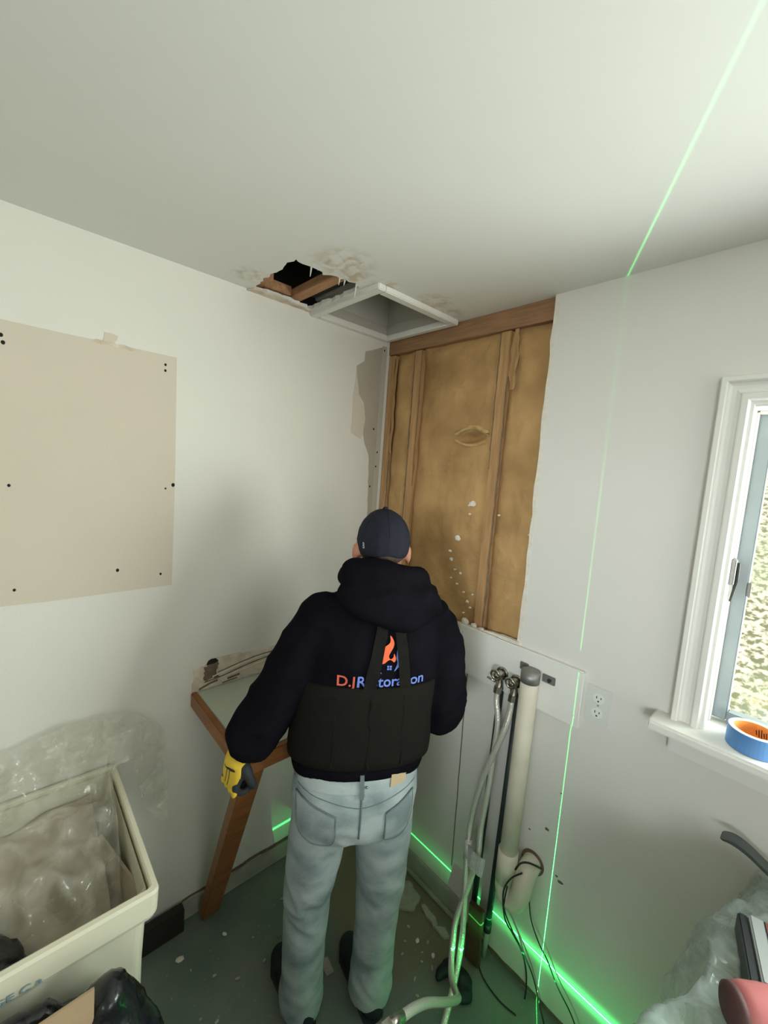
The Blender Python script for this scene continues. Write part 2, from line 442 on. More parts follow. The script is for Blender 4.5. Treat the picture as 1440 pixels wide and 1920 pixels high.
def jag(loop, amp, step, axis_skip, seed=0, closed=True):
    """subdivide a loop and push its points about at random: a broken edge"""
    rnd = random.Random(seed); out = []; n = len(loop)
    for i in range(n if closed else n - 1):
        a = Vector(loop[i]); b = Vector(loop[(i + 1) % n]); k = max(1, int((b - a).length / step))
        for j in range(k):
            p = a.lerp(b, j / k)
            q = [p[c] if c == axis_skip else p[c] + rnd.uniform(-amp, amp) for c in range(3)]
            out.append(tuple(q))
    return out


def sheet(fn, nu, nv):
    V = [fn(i / nu, j / nv) for j in range(nv + 1) for i in range(nu + 1)]
    Fc = [(j * (nu + 1) + i, j * (nu + 1) + i + 1, (j + 1) * (nu + 1) + i + 1, (j + 1) * (nu + 1) + i) for j in range(nv) for i in range(nu)]
    return V, Fc


def crumple(p, s, amp, seed=0.0):
    """ridged fold noise, signed"""
    q = Vector(p) * s + Vector((seed, seed * 1.7, -seed))
    return amp * (1.0 - 2.0 * abs(noise.noise(q)) - 0.5 + 0.5 * (1.0 - 2.0 * abs(noise.noise(q * 2.3))))


def remesh(parts, voxel, smooth_it=6, disp=None):
    """weld closed shapes into one continuous skin; returns verts, faces"""
    V, Fc = join(*parts)
    me = bpy.data.meshes.new('tmp'); me.from_pydata(V, [], Fc); me.update()
    bm = bmesh.new(); bm.from_mesh(me); bmesh.ops.recalc_face_normals(bm, faces=list(bm.faces)); bm.to_mesh(me); bm.free()
    o = bpy.data.objects.new('tmp', me); COL.objects.link(o)
    r = o.modifiers.new('r', 'REMESH'); r.mode = 'VOXEL'; r.voxel_size = voxel; r.use_smooth_shade = True
    s = o.modifiers.new('s', 'SMOOTH'); s.factor = 0.5; s.iterations = smooth_it
    dg = bpy.context.evaluated_depsgraph_get(); ev = o.evaluated_get(dg)
    m2 = bpy.data.meshes.new_from_object(ev)
    vs = [v.co.copy() for v in m2.vertices]; ns = [v.normal.copy() for v in m2.vertices]
    fs = [tuple(p.vertices) for p in m2.polygons]
    bpy.data.objects.remove(o); bpy.data.meshes.remove(me); bpy.data.meshes.remove(m2)
    if disp:
        vs = [v + n * disp(v) for v, n in zip(vs, ns)]
    return vs, fs


def ellipsoid(c, r, nu=16, nv=10, rot=None):
    V, Fc = [], []
    M = rot or Matrix.Identity(3)
    for j in range(nv + 1):
        t = math.pi * j / nv
        for i in range(nu):
            a = 2 * math.pi * i / nu
            V.append(Vector(c) + M @ Vector((r[0] * math.sin(t) * math.cos(a), r[1] * math.sin(t) * math.sin(a), r[2] * math.cos(t))))
    for j in range(nv):
        for i in range(nu):
            i2 = (i + 1) % nu
            Fc.append((j * nu + i, (j + 1) * nu + i, (j + 1) * nu + i2, j * nu + i2))
    return [tuple(v) for v in V], Fc


H = 2.5
# ------------------------------------------------------------------ the room shell
floor = mk('floor', *box(-0.15, 3.6, -3.9, 0.15, -0.1, 0.0), floor_m, kind='structure', base=(0, 0, 0))

# left wall
wall_left = mk('wall_left', *box(-0.12, 0.0, -3.9, 0.12, 0.0, H + 0.013), wall_paint, kind='structure', base=(0, 0, 0))
# right wall: drywall skin with the opened bay and the window cut out
RW = []
for x0, x1, z0, z1 in ((0.0, 0.85, 0.0, 1.255), (0.85, 1.405, 0.0, H + 0.1), (1.405, 2.95, 0.0, 1.215), (1.405, 2.95, 2.10, H + 0.1), (2.95, 3.6, 0.0, H + 0.1)):
    RW.append(box(x0, x1, 0.0, 0.014, z0, z1))
wall_right = mk('wall_right', *join(*RW), wall_paint, kind='structure', base=(0, 0, 0))
mk('sheathing', *join(box(-0.12, 1.385, 0.105, 0.14, 0, H + 0.1), box(1.385, 2.97, 0.105, 0.14, 0, 1.2), box(1.385, 2.97, 0.105, 0.14, 2.115, H + 0.1), box(2.97, 3.6, 0.105, 0.14, 0, H + 0.1)), plate_wood, wall_right)
# ragged lower drywall edge of the opened bay
edge = jag([(0.0, -0.001, 1.235), (0.30, -0.001, 1.245), (0.58, -0.001, 1.262), (0.85, -0.001, 1.268), (0.85, -0.001, 1.20), (0.0, -0.001, 1.20)], 0.006, 0.03, 1, 3)
mk('broken_edge', *ragged_fill(edge, depth=0.013, axis=1), gypsum, wall_right)
redge = jag([(0.842, -0.0008, 2.5), (0.842, -0.0008, 1.24), (0.858, -0.0008, 1.24), (0.858, -0.0008, 2.5)], 0.003, 0.05, 1, 5)
mk('cut_edge', *ragged_fill(redge, depth=0.013, axis=1), gypsum, wall_right)

# framing in the opened bay
STUDS = [(0.004, 0.046), (0.180, 0.222), (0.632, 0.674)]
for a, b in STUDS:
    mk('stud', *bbox(a, b, 0.016, 0.104, 1.10, 2.42, 0.002), stud_wood, wall_right)
mk('top_plate', *bbox(0.0, 0.862, 0.014, 0.104, 2.425, 2.50, 0.002), plate_wood, wall_right)
mk('top_plate', *bbox(0.0, 0.862, 0.016, 0.104, 2.50, 2.54, 0.002), plate_wood, wall_right)


def batt(x0, x1, seed, tear=False):
    nx = max(12, int((x1 - x0) / 0.011)); nz = 118

    def fn(u, v):
        x = lerp(x0, x1, u); z = lerp(1.20, 2.426, v)
        pil = (1 - (2 * u - 1) ** 6) * (1 - (2 * v - 1) ** 20)
        y = 0.040 - 0.020 * pil
        y += crumple((x * 1.3, 0.0, z * 0.8), 4.0, 0.0075, seed) + 0.0035 * noise.noise(Vector((x * 30, seed, z * 22)))
        if tear:
            dx = (x - 0.53) / 0.085; dz = (z - 2.025 - 0.12 * (x - 0.53)) / 0.03
            r2 = dx * dx + dz * dz
            if r2 < 2.2:
                y += 0.055 * math.exp(-r2 * 2.2) - 0.008 * math.exp(-(math.sqrt(r2) - 1.05) ** 2 * 14)
        return (x, max(y, 0.0145), z)
    v, f = sheet(fn, nx, nz)
    return v, [tuple(reversed(q)) for q in f]


for i, (a, b) in enumerate(((0.046, 0.180), (0.222, 0.632), (0.674, 0.866))):
    bo = mk('insulation_batt', *batt(a, b, 3.1 * i + 1, tear=(i == 1)), insul, wall_right, smooth=True)
    if i == 1:
        fl = mk('torn_flap', *sheet(lambda u, v: (0.455 + 0.16 * u + 0.01 * math.sin(9 * v), 0.012 + 0.010 * abs(v - 0.5) + 0.004 * noise.noise(Vector((u * 9, v * 5, 2))),
                                                    2.038 + 0.028 * math.sin(math.pi * u) + (v - 0.5) * 0.016), 14, 5), insul2, bo, smooth=True)
        mk('torn_flap', *sheet(lambda u, v: (0.455 + 0.155 * u, 0.012 + 0.010 * abs(v - 0.5) + 0.004 * noise.noise(Vector((u * 9, v * 5, 7))),
                                              2.012 - 0.020 * math.sin(math.pi * u) + (v - 0.5) * 0.012), 14, 5), insul2, bo, smooth=True)
# dark ragged gaps where the batts meet the studs
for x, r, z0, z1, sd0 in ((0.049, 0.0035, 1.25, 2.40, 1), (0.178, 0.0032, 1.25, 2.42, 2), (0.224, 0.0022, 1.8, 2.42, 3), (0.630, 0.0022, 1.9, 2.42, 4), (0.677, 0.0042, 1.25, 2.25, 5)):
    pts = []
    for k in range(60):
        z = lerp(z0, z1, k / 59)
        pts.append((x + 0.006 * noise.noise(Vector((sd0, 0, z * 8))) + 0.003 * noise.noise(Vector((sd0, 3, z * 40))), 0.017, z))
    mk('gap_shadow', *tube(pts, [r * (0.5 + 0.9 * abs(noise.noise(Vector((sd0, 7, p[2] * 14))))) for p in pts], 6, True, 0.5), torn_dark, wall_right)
# loose kraft paper curling beside the studs
for x, w, z0, z1, sd0 in ((0.062, 0.030, 1.95, 2.40, 1), (0.70, 0.040, 2.20, 2.42, 2)):
    mk('paper_curl', *sheet(lambda u, v: (x + (u - 0.5) * w * (0.4 + 0.6 * math.sin(math.pi * v)) + 0.008 * noise.noise(Vector((sd0, 0, v * 5))), 0.014 - 0.010 * math.sin(math.pi * v) * u + 0.004 * noise.noise(Vector((u * 4, sd0, v * 9))), lerp(z0, z1, v)), 6, 24), stud_wood, wall_right, smooth=True)

# ceiling with its two openings
hole = [(0.012, -0.700), (0.148, -0.712), (0.215, -0.703), (0.285, -0.716), (0.340, -0.714), (0.335, -0.636), (0.330, -0.592), (0.352, -0.541), (0.356, -0.490), (0.352, -0.452), (0.21, -0.447), (0.076, -0.452), (0.012, -0.455), (0.022, -0.533), (0.030, -0.608)]
hole = jag([(x, y, H) for x, y in hole], 0.007, 0.016, 2, 11)
acc = [(0.004, -0.418, H), (0.408, -0.418, H), (0.408, -0.012, H), (0.004, -0.012, H)]
outer = [(-0.12, -3.9, H), (3.6, -3.9, H), (3.6, 0.13, H), (-0.12, 0.13, H)]
ceiling = mk('ceiling', *ragged_fill(outer, [hole, acc], 0.014, 2), ceil_m, kind='structure', base=(0, 0, H))
# torn rim of the hole on the wall side and hanging paper slivers
rim = jag([(0.001, -0.72, H - 0.001), (0.001, -0.46, H - 0.001), (0.022, -0.452, H - 0.001), (0.030, -0.54, H - 0.001), (0.040, -0.61, H - 0.001), (0.028, -0.70, H - 0.001)], 0.004, 0.018, 2, 21)
mk('torn_rim', *ragged_fill(rim, depth=-0.006, axis=2), torn_paper, ceiling)
rnd = random.Random(4)
for x, y, L in ((0.338, -0.650, 0.024), (0.350, -0.545, 0.018), (0.352, -0.525, 0.014), (0.355, -0.478, 0.040)):
    w = rnd.uniform(0.003, 0.005)
    v, f = tube([(x, y, H + 0.004), (x - 0.006, y + 0.002, H - L * 0.5), (x - 0.012, y + 0.004, H - L)], [w, w * 0.7, 0.001], 5, True, 0.3)
    mk('paper_sliver', v, f, gypsum, ceiling)
# attic above the hole: closed box, its darkness put into the near-black colour
mk('attic_dark_box', *join(box(-0.2, 1.3, -1.2, 0.2, 3.05, 3.07), box(-0.2, -0.18, -1.2, 0.2, H + 0.012, 3.05), box(1.3, 1.32, -1.2, 0.2, H + 0.012, 3.05), box(-0.2, 1.3, -1.22, -1.2, H + 0.012, 3.05), box(-0.2, 1.3, 0.2, 0.22, H + 0.012, 3.05)), attic_shade, ceiling)
mk('joist', *bbox(-0.12, 1.25, -0.548, -0.499, H + 0.016, H + 0.046, 0.002), joist_wood, ceiling)
mk('wall_plate', *bbox(-0.12, 0.10, -1.2, -0.66, H + 0.020, H + 0.055, 0.002), joist_wood, ceiling)
mk('wall_plate', *bbox(-0.12, 0.03, -0.66, -0.548, H + 0.020, H + 0.055, 0.002), joist_wood, ceiling)
mk('duct_wrap', *bbox(0.02, 0.9, -0.485, -0.43, H + 0.045, H + 0.12, 0.01), material('duct_wrap', (0.07, 0.085, 0.085), 0.5, (0.03, 0.03, 0.03), 14, 0.8), ceiling)

# other walls of the room, behind the photographer
wall_back = mk('wall_back', *join(box(-0.12, 2.1, -3.92, -3.8, 0, H), box(3.4, 3.62, -3.92, -3.8, 0, H), box(2.1, 3.4, -3.92, -3.8, 0, 1.25), box(2.1, 3.4, -3.92, -3.8, 2.25, H)), wall_paint, kind='structure', base=(0, -3.86, 0))
wall_far = mk('wall_far', *join(box(3.5, 3.62, -3.9, -2.35, 0, H), box(3.5, 3.62, -0.75, 0.12, 0, H), box(3.5, 3.62, -2.35, -0.75, 0, 1.1), box(3.5, 3.62, -2.35, -0.75, 2.15, H)), wall_paint, kind='structure', base=(3.56, 0, 0))  # the opening in this wall is made up to carry the fill light

# boxed access opening in the ceiling
ap = empty('access_panel', (0.206, -0.215, H - 0.02), 'open square ceiling access box with white trim in the corner', 'access panel')
for x0, x1, y0, y1 in ((0.0, 0.432, -0.442, -0.408), (0.0, 0.030, -0.408, -0.030), (0.396, 0.432, -0.408, -0.030), (0.0, 0.432, -0.030, -0.001)):
    mk('trim_strip', *bbox(x0, x1, y0, y1, H - 0.020, H + 0.004, 0.003), white_trim, ap)
lip = join(box(0.006, 0.012, -0.415, -0.015, H, H + 0.05), box(0.396, 0.404, -0.415, -0.015, H, H + 0.05), box(0.012, 0.396, -0.415, -0.407, H, H + 0.05), box(0.012, 0.396, -0.023, -0.015, H, H + 0.05))
mk('curb', *lip, material('curb_grey', (0.50, 0.47, 0.42), 0.6), ap)
mk('metal_box', *join(box(0.0, 0.004, -0.42, -0.01, H + 0.05, H + 0.36), box(0.406, 0.41, -0.42, -0.01, H + 0.05, H + 0.36), box(0.004, 0.406, -0.42, -0.416, H + 0.05, H + 0.36), box(0.004, 0.406, -0.014, -0.010, H + 0.05, H + 0.36), box(0.0, 0.41, -0.42, -0.01, H + 0.36, H + 0.365)), grey_metal, ap)

# unpainted square on the left wall, with its screw holes
patch_loop = [(0.0, -0.953, 2.196), (0.0, -0.951, 1.80), (0.0, -0.955, 1.402)] + [(0.0, y, 1.401 + 0.003 * math.sin(y * 40)) for y in (-1.1, -1.3, -1.5, -1.7, -1.86)] + [(0.0, -1.86, 2.20), (0.0, -1.5, 2.198), (0.0, -1.25, 2.196), (0.0, -1.1, 2.197)]
pt = mk('bare_patch', *ragged_fill(patch_loop, depth=0.0022, axis=0), bare_patch, wall_left)
for y, z, r in ((-1.395, 2.156, .005), (-1.391, 2.137, .005), (-0.988, 2.165, .004), (-0.988, 2.146, .004), (-1.385, 1.749, .004), (-0.981, 1.749, .003), (-1.378, 1.445, .004), (-1.122, 1.475, .005), (-0.992, 1.447, .004), (-0.957, 1.762, .006)):
    mk('screw_hole', *ellipsoid((0.0022, y, z), (0.0012, r, r * 1.15), 10, 6), hole_black, wall_left)
mk('scrape', *ragged_fill(jag([(0.0024, -1.195, 2.190), (0.0024, -1.10, 2.187), (0.0024, -1.06, 2.192), (0.0024, -1.10, 2.198), (0.0024, -1.19, 2.198)], 0.003, 0.012, 0, 31), depth=0.001, axis=0), torn_paper, wall_left)
mk('scrape', *ragged_fill(jag([(0.0004, -1.165, 2.199), (0.0004, -1.135, 2.199), (0.0004, -1.125, 2.222), (0.0004, -1.16, 2.226)], 0.003, 0.012, 0, 33), depth=0.001, axis=0), bare_patch, wall_left)

# joint-compound scar in the corner of the left wall
grey_loop = [(0, -0.006, 2.46), (0, -0.135, 2.41), (0, -0.138, 2.365), (0, -0.182, 2.335), (0, -0.165, 2.22), (0, -0.12, 2.17), (0, -0.112, 2.10), (0, -0.115, 2.03), (0, -0.105, 1.985), (0, -0.072, 1.935), (0, -0.056, 1.68), (0, -0.055, 1.25), (0, -0.006, 1.25)]
mk('compound_scar', *ragged_fill(jag([(0.0003, y, z) for _, y, z in grey_loop], 0.0025, 0.03, 0, 41), depth=0.0016, axis=0), grey_mud, wall_left)
pink_loop = [(0, -0.178, 2.31), (0, -0.190, 2.20), (0, -0.188, 2.13), (0, -0.192, 2.03), (0, -0.160, 2.015), (0, -0.130, 2.005), (0, -0.116, 2.03), (0, -0.113, 2.11), (0, -0.122, 2.16), (0, -0.160, 2.21)]
mk('paper_scar', *ragged_fill(jag([(0.0004, y, z) for _, y, z in pink_loop], 0.0025, 0.025, 0, 43), depth=0.002, axis=0), bare_patch, wall_left)
mk('corner_bead', *bbox(0.0, 0.004, -0.030, -0.001, 1.25, 2.46, 0.001), material('bead_grey', (0.48, 0.45, 0.39), 0.7), wall_left)
for y, z in ((-0.055, 2.06), (-0.022, 1.95), (-0.025, 1.88), (-0.055, 1.78), (-0.020, 2.44)):
    mk('nail_hole', *ellipsoid((0.0045, y, z), (0.0012, 0.004, 0.005), 8, 6), hole_black, wall_left)

# strip of torn plaster above the counter
scar = [(0, -0.873, 0.968), (0, -0.874, 1.058), (0, -0.828, 1.060), (0, -0.815, 1.082), (0, -0.785, 1.080), (0, -0.733, 1.078), (0, -0.62, 1.074), (0, -0.53, 1.070), (0, -0.30, 1.070), (0, -0.02, 1.070), (0, -0.02, 0.975), (0, -0.30, 0.975), (0, -0.55, 0.972), (0, -0.69, 0.972), (0, -0.80, 0.968)]
ts = mk('torn_strip', *ragged_fill(jag([(0.0004, y, z) for _, y, z in scar], 0.0055, 0.014, 0, 51), depth=0.004, axis=0), torn_paper, wall_left)
mk('plaster_hole', *ragged_fill(jag([(0.0045, -0.835, 1.000), (0.0045, -0.838, 1.035), (0.0045, -0.815, 1.085), (0.0045, -0.788, 1.082), (0.0045, -0.776, 1.07), (0.0045, -0.785, 1.03), (0.0045, -0.775, 1.005), (0.0045, -0.81, 1.002)], 0.007, 0.009, 0, 53), depth=0.0008, axis=0), torn_dark, wall_left)
mk('plaster_hole', *ragged_fill(jag([(0.0055, -0.828, 1.066), (0.0055, -0.816, 1.084), (0.0055, -0.790, 1.083), (0.0055, -0.780, 1.07), (0.0055, -0.79, 1.062)], 0.003, 0.01, 0, 54), depth=0.0006, axis=0), hole_black, wall_left)
for pts, r in (([(-0.83, 0.995), (-0.76, 1.003), (-0.66, 1.022), (-0.55, 1.034), (-0.40, 1.035), (-0.1, 1.035)], 0.0035), ([(-0.78, 1.022), (-0.66, 1.044), (-0.55, 1.052), (-0.1, 1.055)], 0.003), ([(-0.85, 0.972), (-0.81, 0.985), (-0.78, 0.990)], 0.006), ([(-0.74, 0.985), (-0.69, 0.990)], 0.006), ([(-0.76, 0.973), (-0.70, 0.977)], 0.004)):
    mk('plaster_crack', *tube(spline([(0.0042, y, z) for y, z in pts], 6), r, 6, True, 0.6), torn_dark, wall_left)
for pts, r in (([(-0.80, 1.010), (-0.66, 1.034), (-0.55, 1.044), (-0.1, 1.046)], 0.0045), ([(-0.77, 0.996), (-0.66, 1.008), (-0.55, 1.018), (-0.1, 1.02)], 0.005)):
    mk('plaster_ridge', *tube(spline([(0.004, y, z) for y, z in pts], 6), r, 6, True, 0.6), gypsum, wall_left)

# baseboards
baseboard_left = mk('baseboard_left', *join(bbox(0.0, 0.011, -0.895, -0.011, 0.0, 0.078, 0.003), ), base_grey, kind='structure', base=(0.006, -0.45, 0))
mk('open_joint', *ragged_fill(jag([(0.0006, -0.895, 0.079), (0.0006, -0.895, 0.091), (0.0006, -0.55, 0.096), (0.0006, -0.02, 0.094), (0.0006, -0.02, 0.081)], 0.003, 0.03, 0, 61), depth=0.001, axis=0), torn_dark, baseboard_left)
baseboard_right = mk('baseboard_right', *bbox(0.012, 0.735, -0.012, 0.0, 0.0, 0.095, 0.003), base_grey, kind='structure', base=(0.37, -0.006, 0))
mk('quarter_round', *bbox(0.012, 0.735, -0.028, -0.012, 0.0, 0.022, 0.006), base_grey, baseboard_right)
mk('wall_foot', *ragged_fill(jag([(0.735, -0.0006, 0.0), (0.735, -0.0006, 0.022), (1.2, -0.0006, 0.018), (1.5, -0.0006, 0.016), (1.5, -0.0006, 0.0)], 0.004, 0.03, 1, 63), depth=-0.001, axis=1), torn_dark, wall_right)
# drywall seam and scuffs on the right wall
mk('drywall_seam', *tube([(0.637 + 0.004 * noise.noise(Vector((0, 0, z * 9))) + 0.018 * (1.06 - z), -0.0003, z) for z in [1.06 - 0.02 * i for i in range(44)]], 0.0022, 6), torn_dark, wall_right)
for x, z, r in ((1.027, 0.652, 0.010), (1.093, 0.500, 0.012), (0.967, 0.607, 0.005), (1.08, 0.512, 0.006), (1.06, 0.81, 0.004)):
    mk('wall_chip', *ragged_fill([(x + r * (0.6 + 0.6 * random.random()) * math.cos(a), -0.0004, z + 0.6 * r * (0.6 + 0.6 * random.random()) * math.sin(a)) for a in [k * 0.7 for k in range(9)]], depth=-0.0008, axis=1), torn_dark, wall_right)

# ------------------------------------------------------------------ window
win = empty('window_1', (1.85, 0.0, 1.22), kind='structure')
cx0, cx1, cz0, cz1 = 1.333, 3.02, 1.235, 2.17


# moulded casing: one profile run up the left side, along the top and down the right, with mitred corners
prof = [(0, 0.0), (0, -0.026), (0.003, -0.030), (0.013, -0.030), (0.016, -0.026), (0.018, -0.018), (0.024, -0.014), (0.034, -0.014), (0.043, -0.018), (0.046, -0.024), (0.049, -0.025), (0.060, -0.025), (0.063, -0.022), (0.065, -0.016), (0.072, -0.015), (0.074, -0.012), (0.074, 0.0)]
cav, caf = [], []
for cxp, czp in (('l', cz0), ('l', 't'), ('r', 't'), ('r', cz0)):
    for o, d in prof:
        cav.append((cx0 + o if cxp == 'l' else cx1 - o, d, cz1 - o if czp == 't' else czp))
npf = len(prof)
for q in range(3):
    for k in range(npf - 1):
        caf.append((q * npf + k, q * npf + k + 1, (q + 1) * npf + k + 1, (q + 1) * npf + k))
mk('casing', cav, caf, white_trim, win)
mk('jamb', *join(box(1.398, 1.404, -0.012, 0.14, 1.215, 2.11), box(2.948, 2.957, -0.012, 0.14, 1.215, 2.11), box(1.400, 2.957, -0.012, 0.14, 2.092, 2.11)), white_trim, win)
mk('stop', *join(bbox(1.404, 1.409, 0.060, 0.074, 1.235, 2.088, 0.001), bbox(1.409, 2.948, 0.06, 0.074, 2.083, 2.092, 0.001)), white_trim, win)
mk('window_sill', *bbox(1.292, 3.06, -0.088, 0.14, 1.208, 1.235, 0.006, 3), white_trim, win)
mk('apron', *join(bbox(1.335, 3.02, -0.022, 0.0, 1.140, 1.208, 0.004), bbox(1.335, 3.02, -0.030, 0.0, 1.186, 1.208, 0.004)), white_trim, win)
sash = mk('sash', *join(bbox(1.4045, 1.440, 0.076, 0.112, 1.245, 2.088, 0.003), bbox(1.440, 2.915, 0.076, 0.112, 1.237, 1.270, 0.003), bbox(1.440, 2.915, 0.076, 0.112, 2.056, 2.088, 0.003), bbox(2.913, 2.947, 0.076, 0.112, 1.245, 2.088, 0.003), bbox(2.16, 2.20, 0.076, 0.112, 1.27, 2.056, 0.003)), sash_grey, win)
mk('glass_pane', *box(1.440, 2.16, 0.092, 0.096, 1.270, 2.056), glass_m, win)
mk('glass_pane', *box(2.20, 2.913, 0.092, 0.096, 1.270, 2.056), glass_m, win)
lt = mk('latch', *bbox(1.404, 1.414, 0.028, 0.060, 1.630, 1.700, 0.002), dull_metal, win)
mk('latch_lever', *tube([(1.416, 0.052, 1.690), (1.418, 0.052, 1.64), (1.412, 0.040, 1.585)], [0.005, 0.004, 0.003], 8), slot_dark, lt)
mk('latch_keeper', *bbox(1.440, 1.447, 0.070, 0.08, 1.60, 1.64, 0.002), dull_metal, win)

# the yard outside: leaf-strewn ground rising away from the house


def yard(u, v):
    x = lerp(-6, 12, u); y = 0.35 + 22 * v * v
    return (x, y, -0.35 + 0.62 * max(0.0, y - 0.9) ** 1.05 + 0.05 * noise.noise(Vector((x, y, 0))))


mk('ground', *sheet(yard, 60, 60), yard_m, smooth=True, kind='structure', base=(1.8, 2, -0.35))

# ------------------------------------------------------------------ on the right wall
pb = empty('mounting_board', (0.842, 0.0, 1.067), 'white painted board screwed to the wall behind the valves', 'board')
mk('board', *bbox(0.592, 1.092, -0.018, -0.0002, 1.069, 1.262, 0.003), board_white, pb)
for x, z in ((1.078, 1.236), (1.074, 1.104), (0.61, 1.236), (0.61, 1.1)):
    mk('screw', *ellipsoid((x, -0.018, z), (0.005, 0.0015, 0.005), 10, 6), white_trim, pb)
chunk = mk('plaster_strip', *bbox(0.765, 0.852, -0.014, 0.010, 1.263, 1.276, 0.003), gypsum, label='long white plaster strip lying along the top edge of the white board', cat='plaster')
for i, (x, w, h) in enumerate(((0.60, 0.03, 0.022), (0.645, 0.022, 0.016), (0.68, 0.018, 0.010))):
    v, f = ellipsoid((x, 0.002, 1.262 + h * 0.45), (w * 0.6, 0.011, h * 0.6), 9, 6)
    v = [(p[0] + 0.004 * noise.noise(Vector(p) * 90), p[1] + 0.003 * noise.noise(Vector(p) * 80 + Vector((5, 0, 0))), max(p[2] + 0.003 * noise.noise(Vector(p) * 70 + Vector((0, 5, 0))), 1.2605)) for p in v]
    mk('plaster_lump', v, f, gypsum, label=['largest white plaster lump on the ledge below the insulation', 'middle white plaster lump on the ledge below the insulation', 'smallest white plaster lump on the ledge below the insulation'][i], cat='plaster', group='plaster lumps on the ledge')

# electric outlet
ot = empty('wall_outlet', (1.140, 0.0, 1.112), 'white duplex electrical outlet with cover plate on the wall', 'outlet')
mk('cover_plate', *bbox(1.103, 1.177, -0.006, -0.0002, 1.110, 1.229, 0.002), plate_mat, ot)
for zc in (1.194, 1.146):
    v, f = tube([(1.140, -0.0062, zc), (1.140, -0.0085, zc)], 0.017, 20)
    fc = mk('receptacle', v, f, outlet_face, ot)
    for x, h in ((1.134, 0.008), (1.147, 0.0065)):
        mk('slot', *box(x - 0.0012, x + 0.0012, -0.0092, -0.0082, zc - h / 2 + 0.003, zc + h / 2 + 0.003), slot_dark, fc)
    mk('ground_slot', *tube([(1.140, -0.0082, zc - 0.009), (1.140, -0.0092, zc - 0.009)], 0.0028, 10), slot_dark, fc)
mk('plate_screw', *ellipsoid((1.140, -0.006, 1.170), (0.003, 0.001, 0.003), 8, 6), dull_metal, ot)

# standpipe with trap
sp = empty('standpipe', (0.925, -0.055, 0.30), 'thick white plastic drain pipe with trap beside the black pipes', 'pipe')
pv = mk('pipe', *tube([(0.930, -0.052, 1.205), (0.926, -0.052, 0.80), (0.922, -0.052, 0.50)], 0.031, 24), pvc, sp, smooth=True)
mk('pipe_collar', *tube([(0.922, -0.052, 0.52), (0.921, -0.052, 0.40)], 0.036, 24), pvc, sp, smooth=True)
trap = spline([(0.921, -0.052, 0.42), (0.922, -0.053, 0.375), (0.940, -0.054, 0.345), (0.966, -0.055, 0.352), (0.984, -0.055, 0.395), (0.990, -0.050, 0.45), (0.992, -0.030, 0.485), (0.992, 0.006, 0.495)], 7)
mk('trap_bend', *tube(trap, [0.034] * len(trap), 22), pvc, sp, smooth=True)
mk('wall_ring', *tube([(0.992, -0.004, 0.495), (0.992, 0.0, 0.495)], 0.043, 24), torn_dark, sp)
for i in range(13):
    mk('printed_mark', *bbox(0.8985 - 0.0006, 0.9005, -0.061, -0.058 + 0.002, 1.10 - i * 0.045 - 0.012, 1.10 - i * 0.045, 0.0004, 1), red_print, sp) if i % 4 != 3 else None
# strap that clamps the pipe
mk('pipe_strap', *tube([(0.930, -0.052, 1.172), (0.930, -0.052, 1.212)], 0.0325, 24), dull_metal, sp, smooth=True)
mk('strap_ear', *bbox(0.958, 1.004, -0.024, -0.018, 1.178, 1.206, 0.002), dull_metal, sp)
mk('strap_ear', *bbox(0.872, 0.904, -0.024, -0.018, 1.188, 1.216, 0.002), dull_metal, sp)
mk('strap_bolt', *tube([(0.986, -0.024, 1.192), (0.986, -0.031, 1.192)], 0.007, 6), slot_dark, sp)

# black supply pipes
for k, (xa, xb, zt, zb, lab) in enumerate(((0.812, 0.792, 1.075, 0.155, 'thin black supply pipe left of the white drain pipe, nearer the corner'), (0.884, 0.862, 1.090, 0.135, 'thin black supply pipe running tight against the white drain pipe'))):
    bp = empty('supply_pipe', (xb, -0.03, 0.0), lab, 'pipe', 'black supply pipes')
    mk('pipe', *tube([(xa, -0.032, zt), (lerp(xa, xb, .5), -0.030, (zt + zb) / 2), (xb, -0.030, zb)], 0.0115, 14), black_pipe, bp, smooth=True)
    mk('coupling', *tube([(xb, -0.030, zb + 0.012), (xb, -0.030, zb - 0.022)], 0.0145, 14), black_pipe, bp, smooth=True)
    mk('riser', *tube([(xb, -0.030, zb - 0.02), (xb - 0.003, -0.032, 0.0)], 0.010, 12), base_grey, bp, smooth=True)


def valve(x, z, lab, s=1):
    v = empty('stop_valve', (x, -0.02, z - 0.03), lab, 'valve', 'chrome stop valves')
    mk('valve_body', *join(tube([(x, -0.018, z), (x, -0.034, z), (x, -0.052, z)], [0.019, 0.015, 0.017], 16), tube([(x, -0.052, z), (x, -0.062, z - 0.004)], [0.017, 0.006], 16)), chrome, v, smooth=True)
    mk('flange', *tube([(x, -0.018, z), (x, -0.022, z)], 0.024, 18), chrome, v, smooth=True)
    hd = mk('handle', *tube([(x + 0.019 * math.cos(a) , -0.066 - 0.006 * math.sin(a), z + 0.006 + 0.019 * math.sin(a)) for a in [k * 0.393 for k in range(17)]], 0.0045, 8, False), chrome, v, smooth=True)
    mk('stem', *tube([(x, -0.05, z + 0.003), (x, -0.07, z + 0.007)], 0.006, 10), chrome, hd, smooth=True)
    mk('outlet_arm', *tube(spline([(x, -0.045, z), (x + 0.012, -0.055, z - 0.018), (x + 0.014, -0.066, z - 0.04)], 4), 0.0115, 12), chrome, v, smooth=True)
    mk('hose_nut', *tube([(x + 0.014, -0.066, z - 0.032), (x + 0.014, -0.069, z - 0.055)], 0.0145, 6), chrome, v)
    if s:
        mk('inlet_arm', *tube([(x, -0.04, z - 0.01), (x + 0.004, -0.034, z - 0.055)], 0.013, 12), black_pipe, v, smooth=True)
    return v


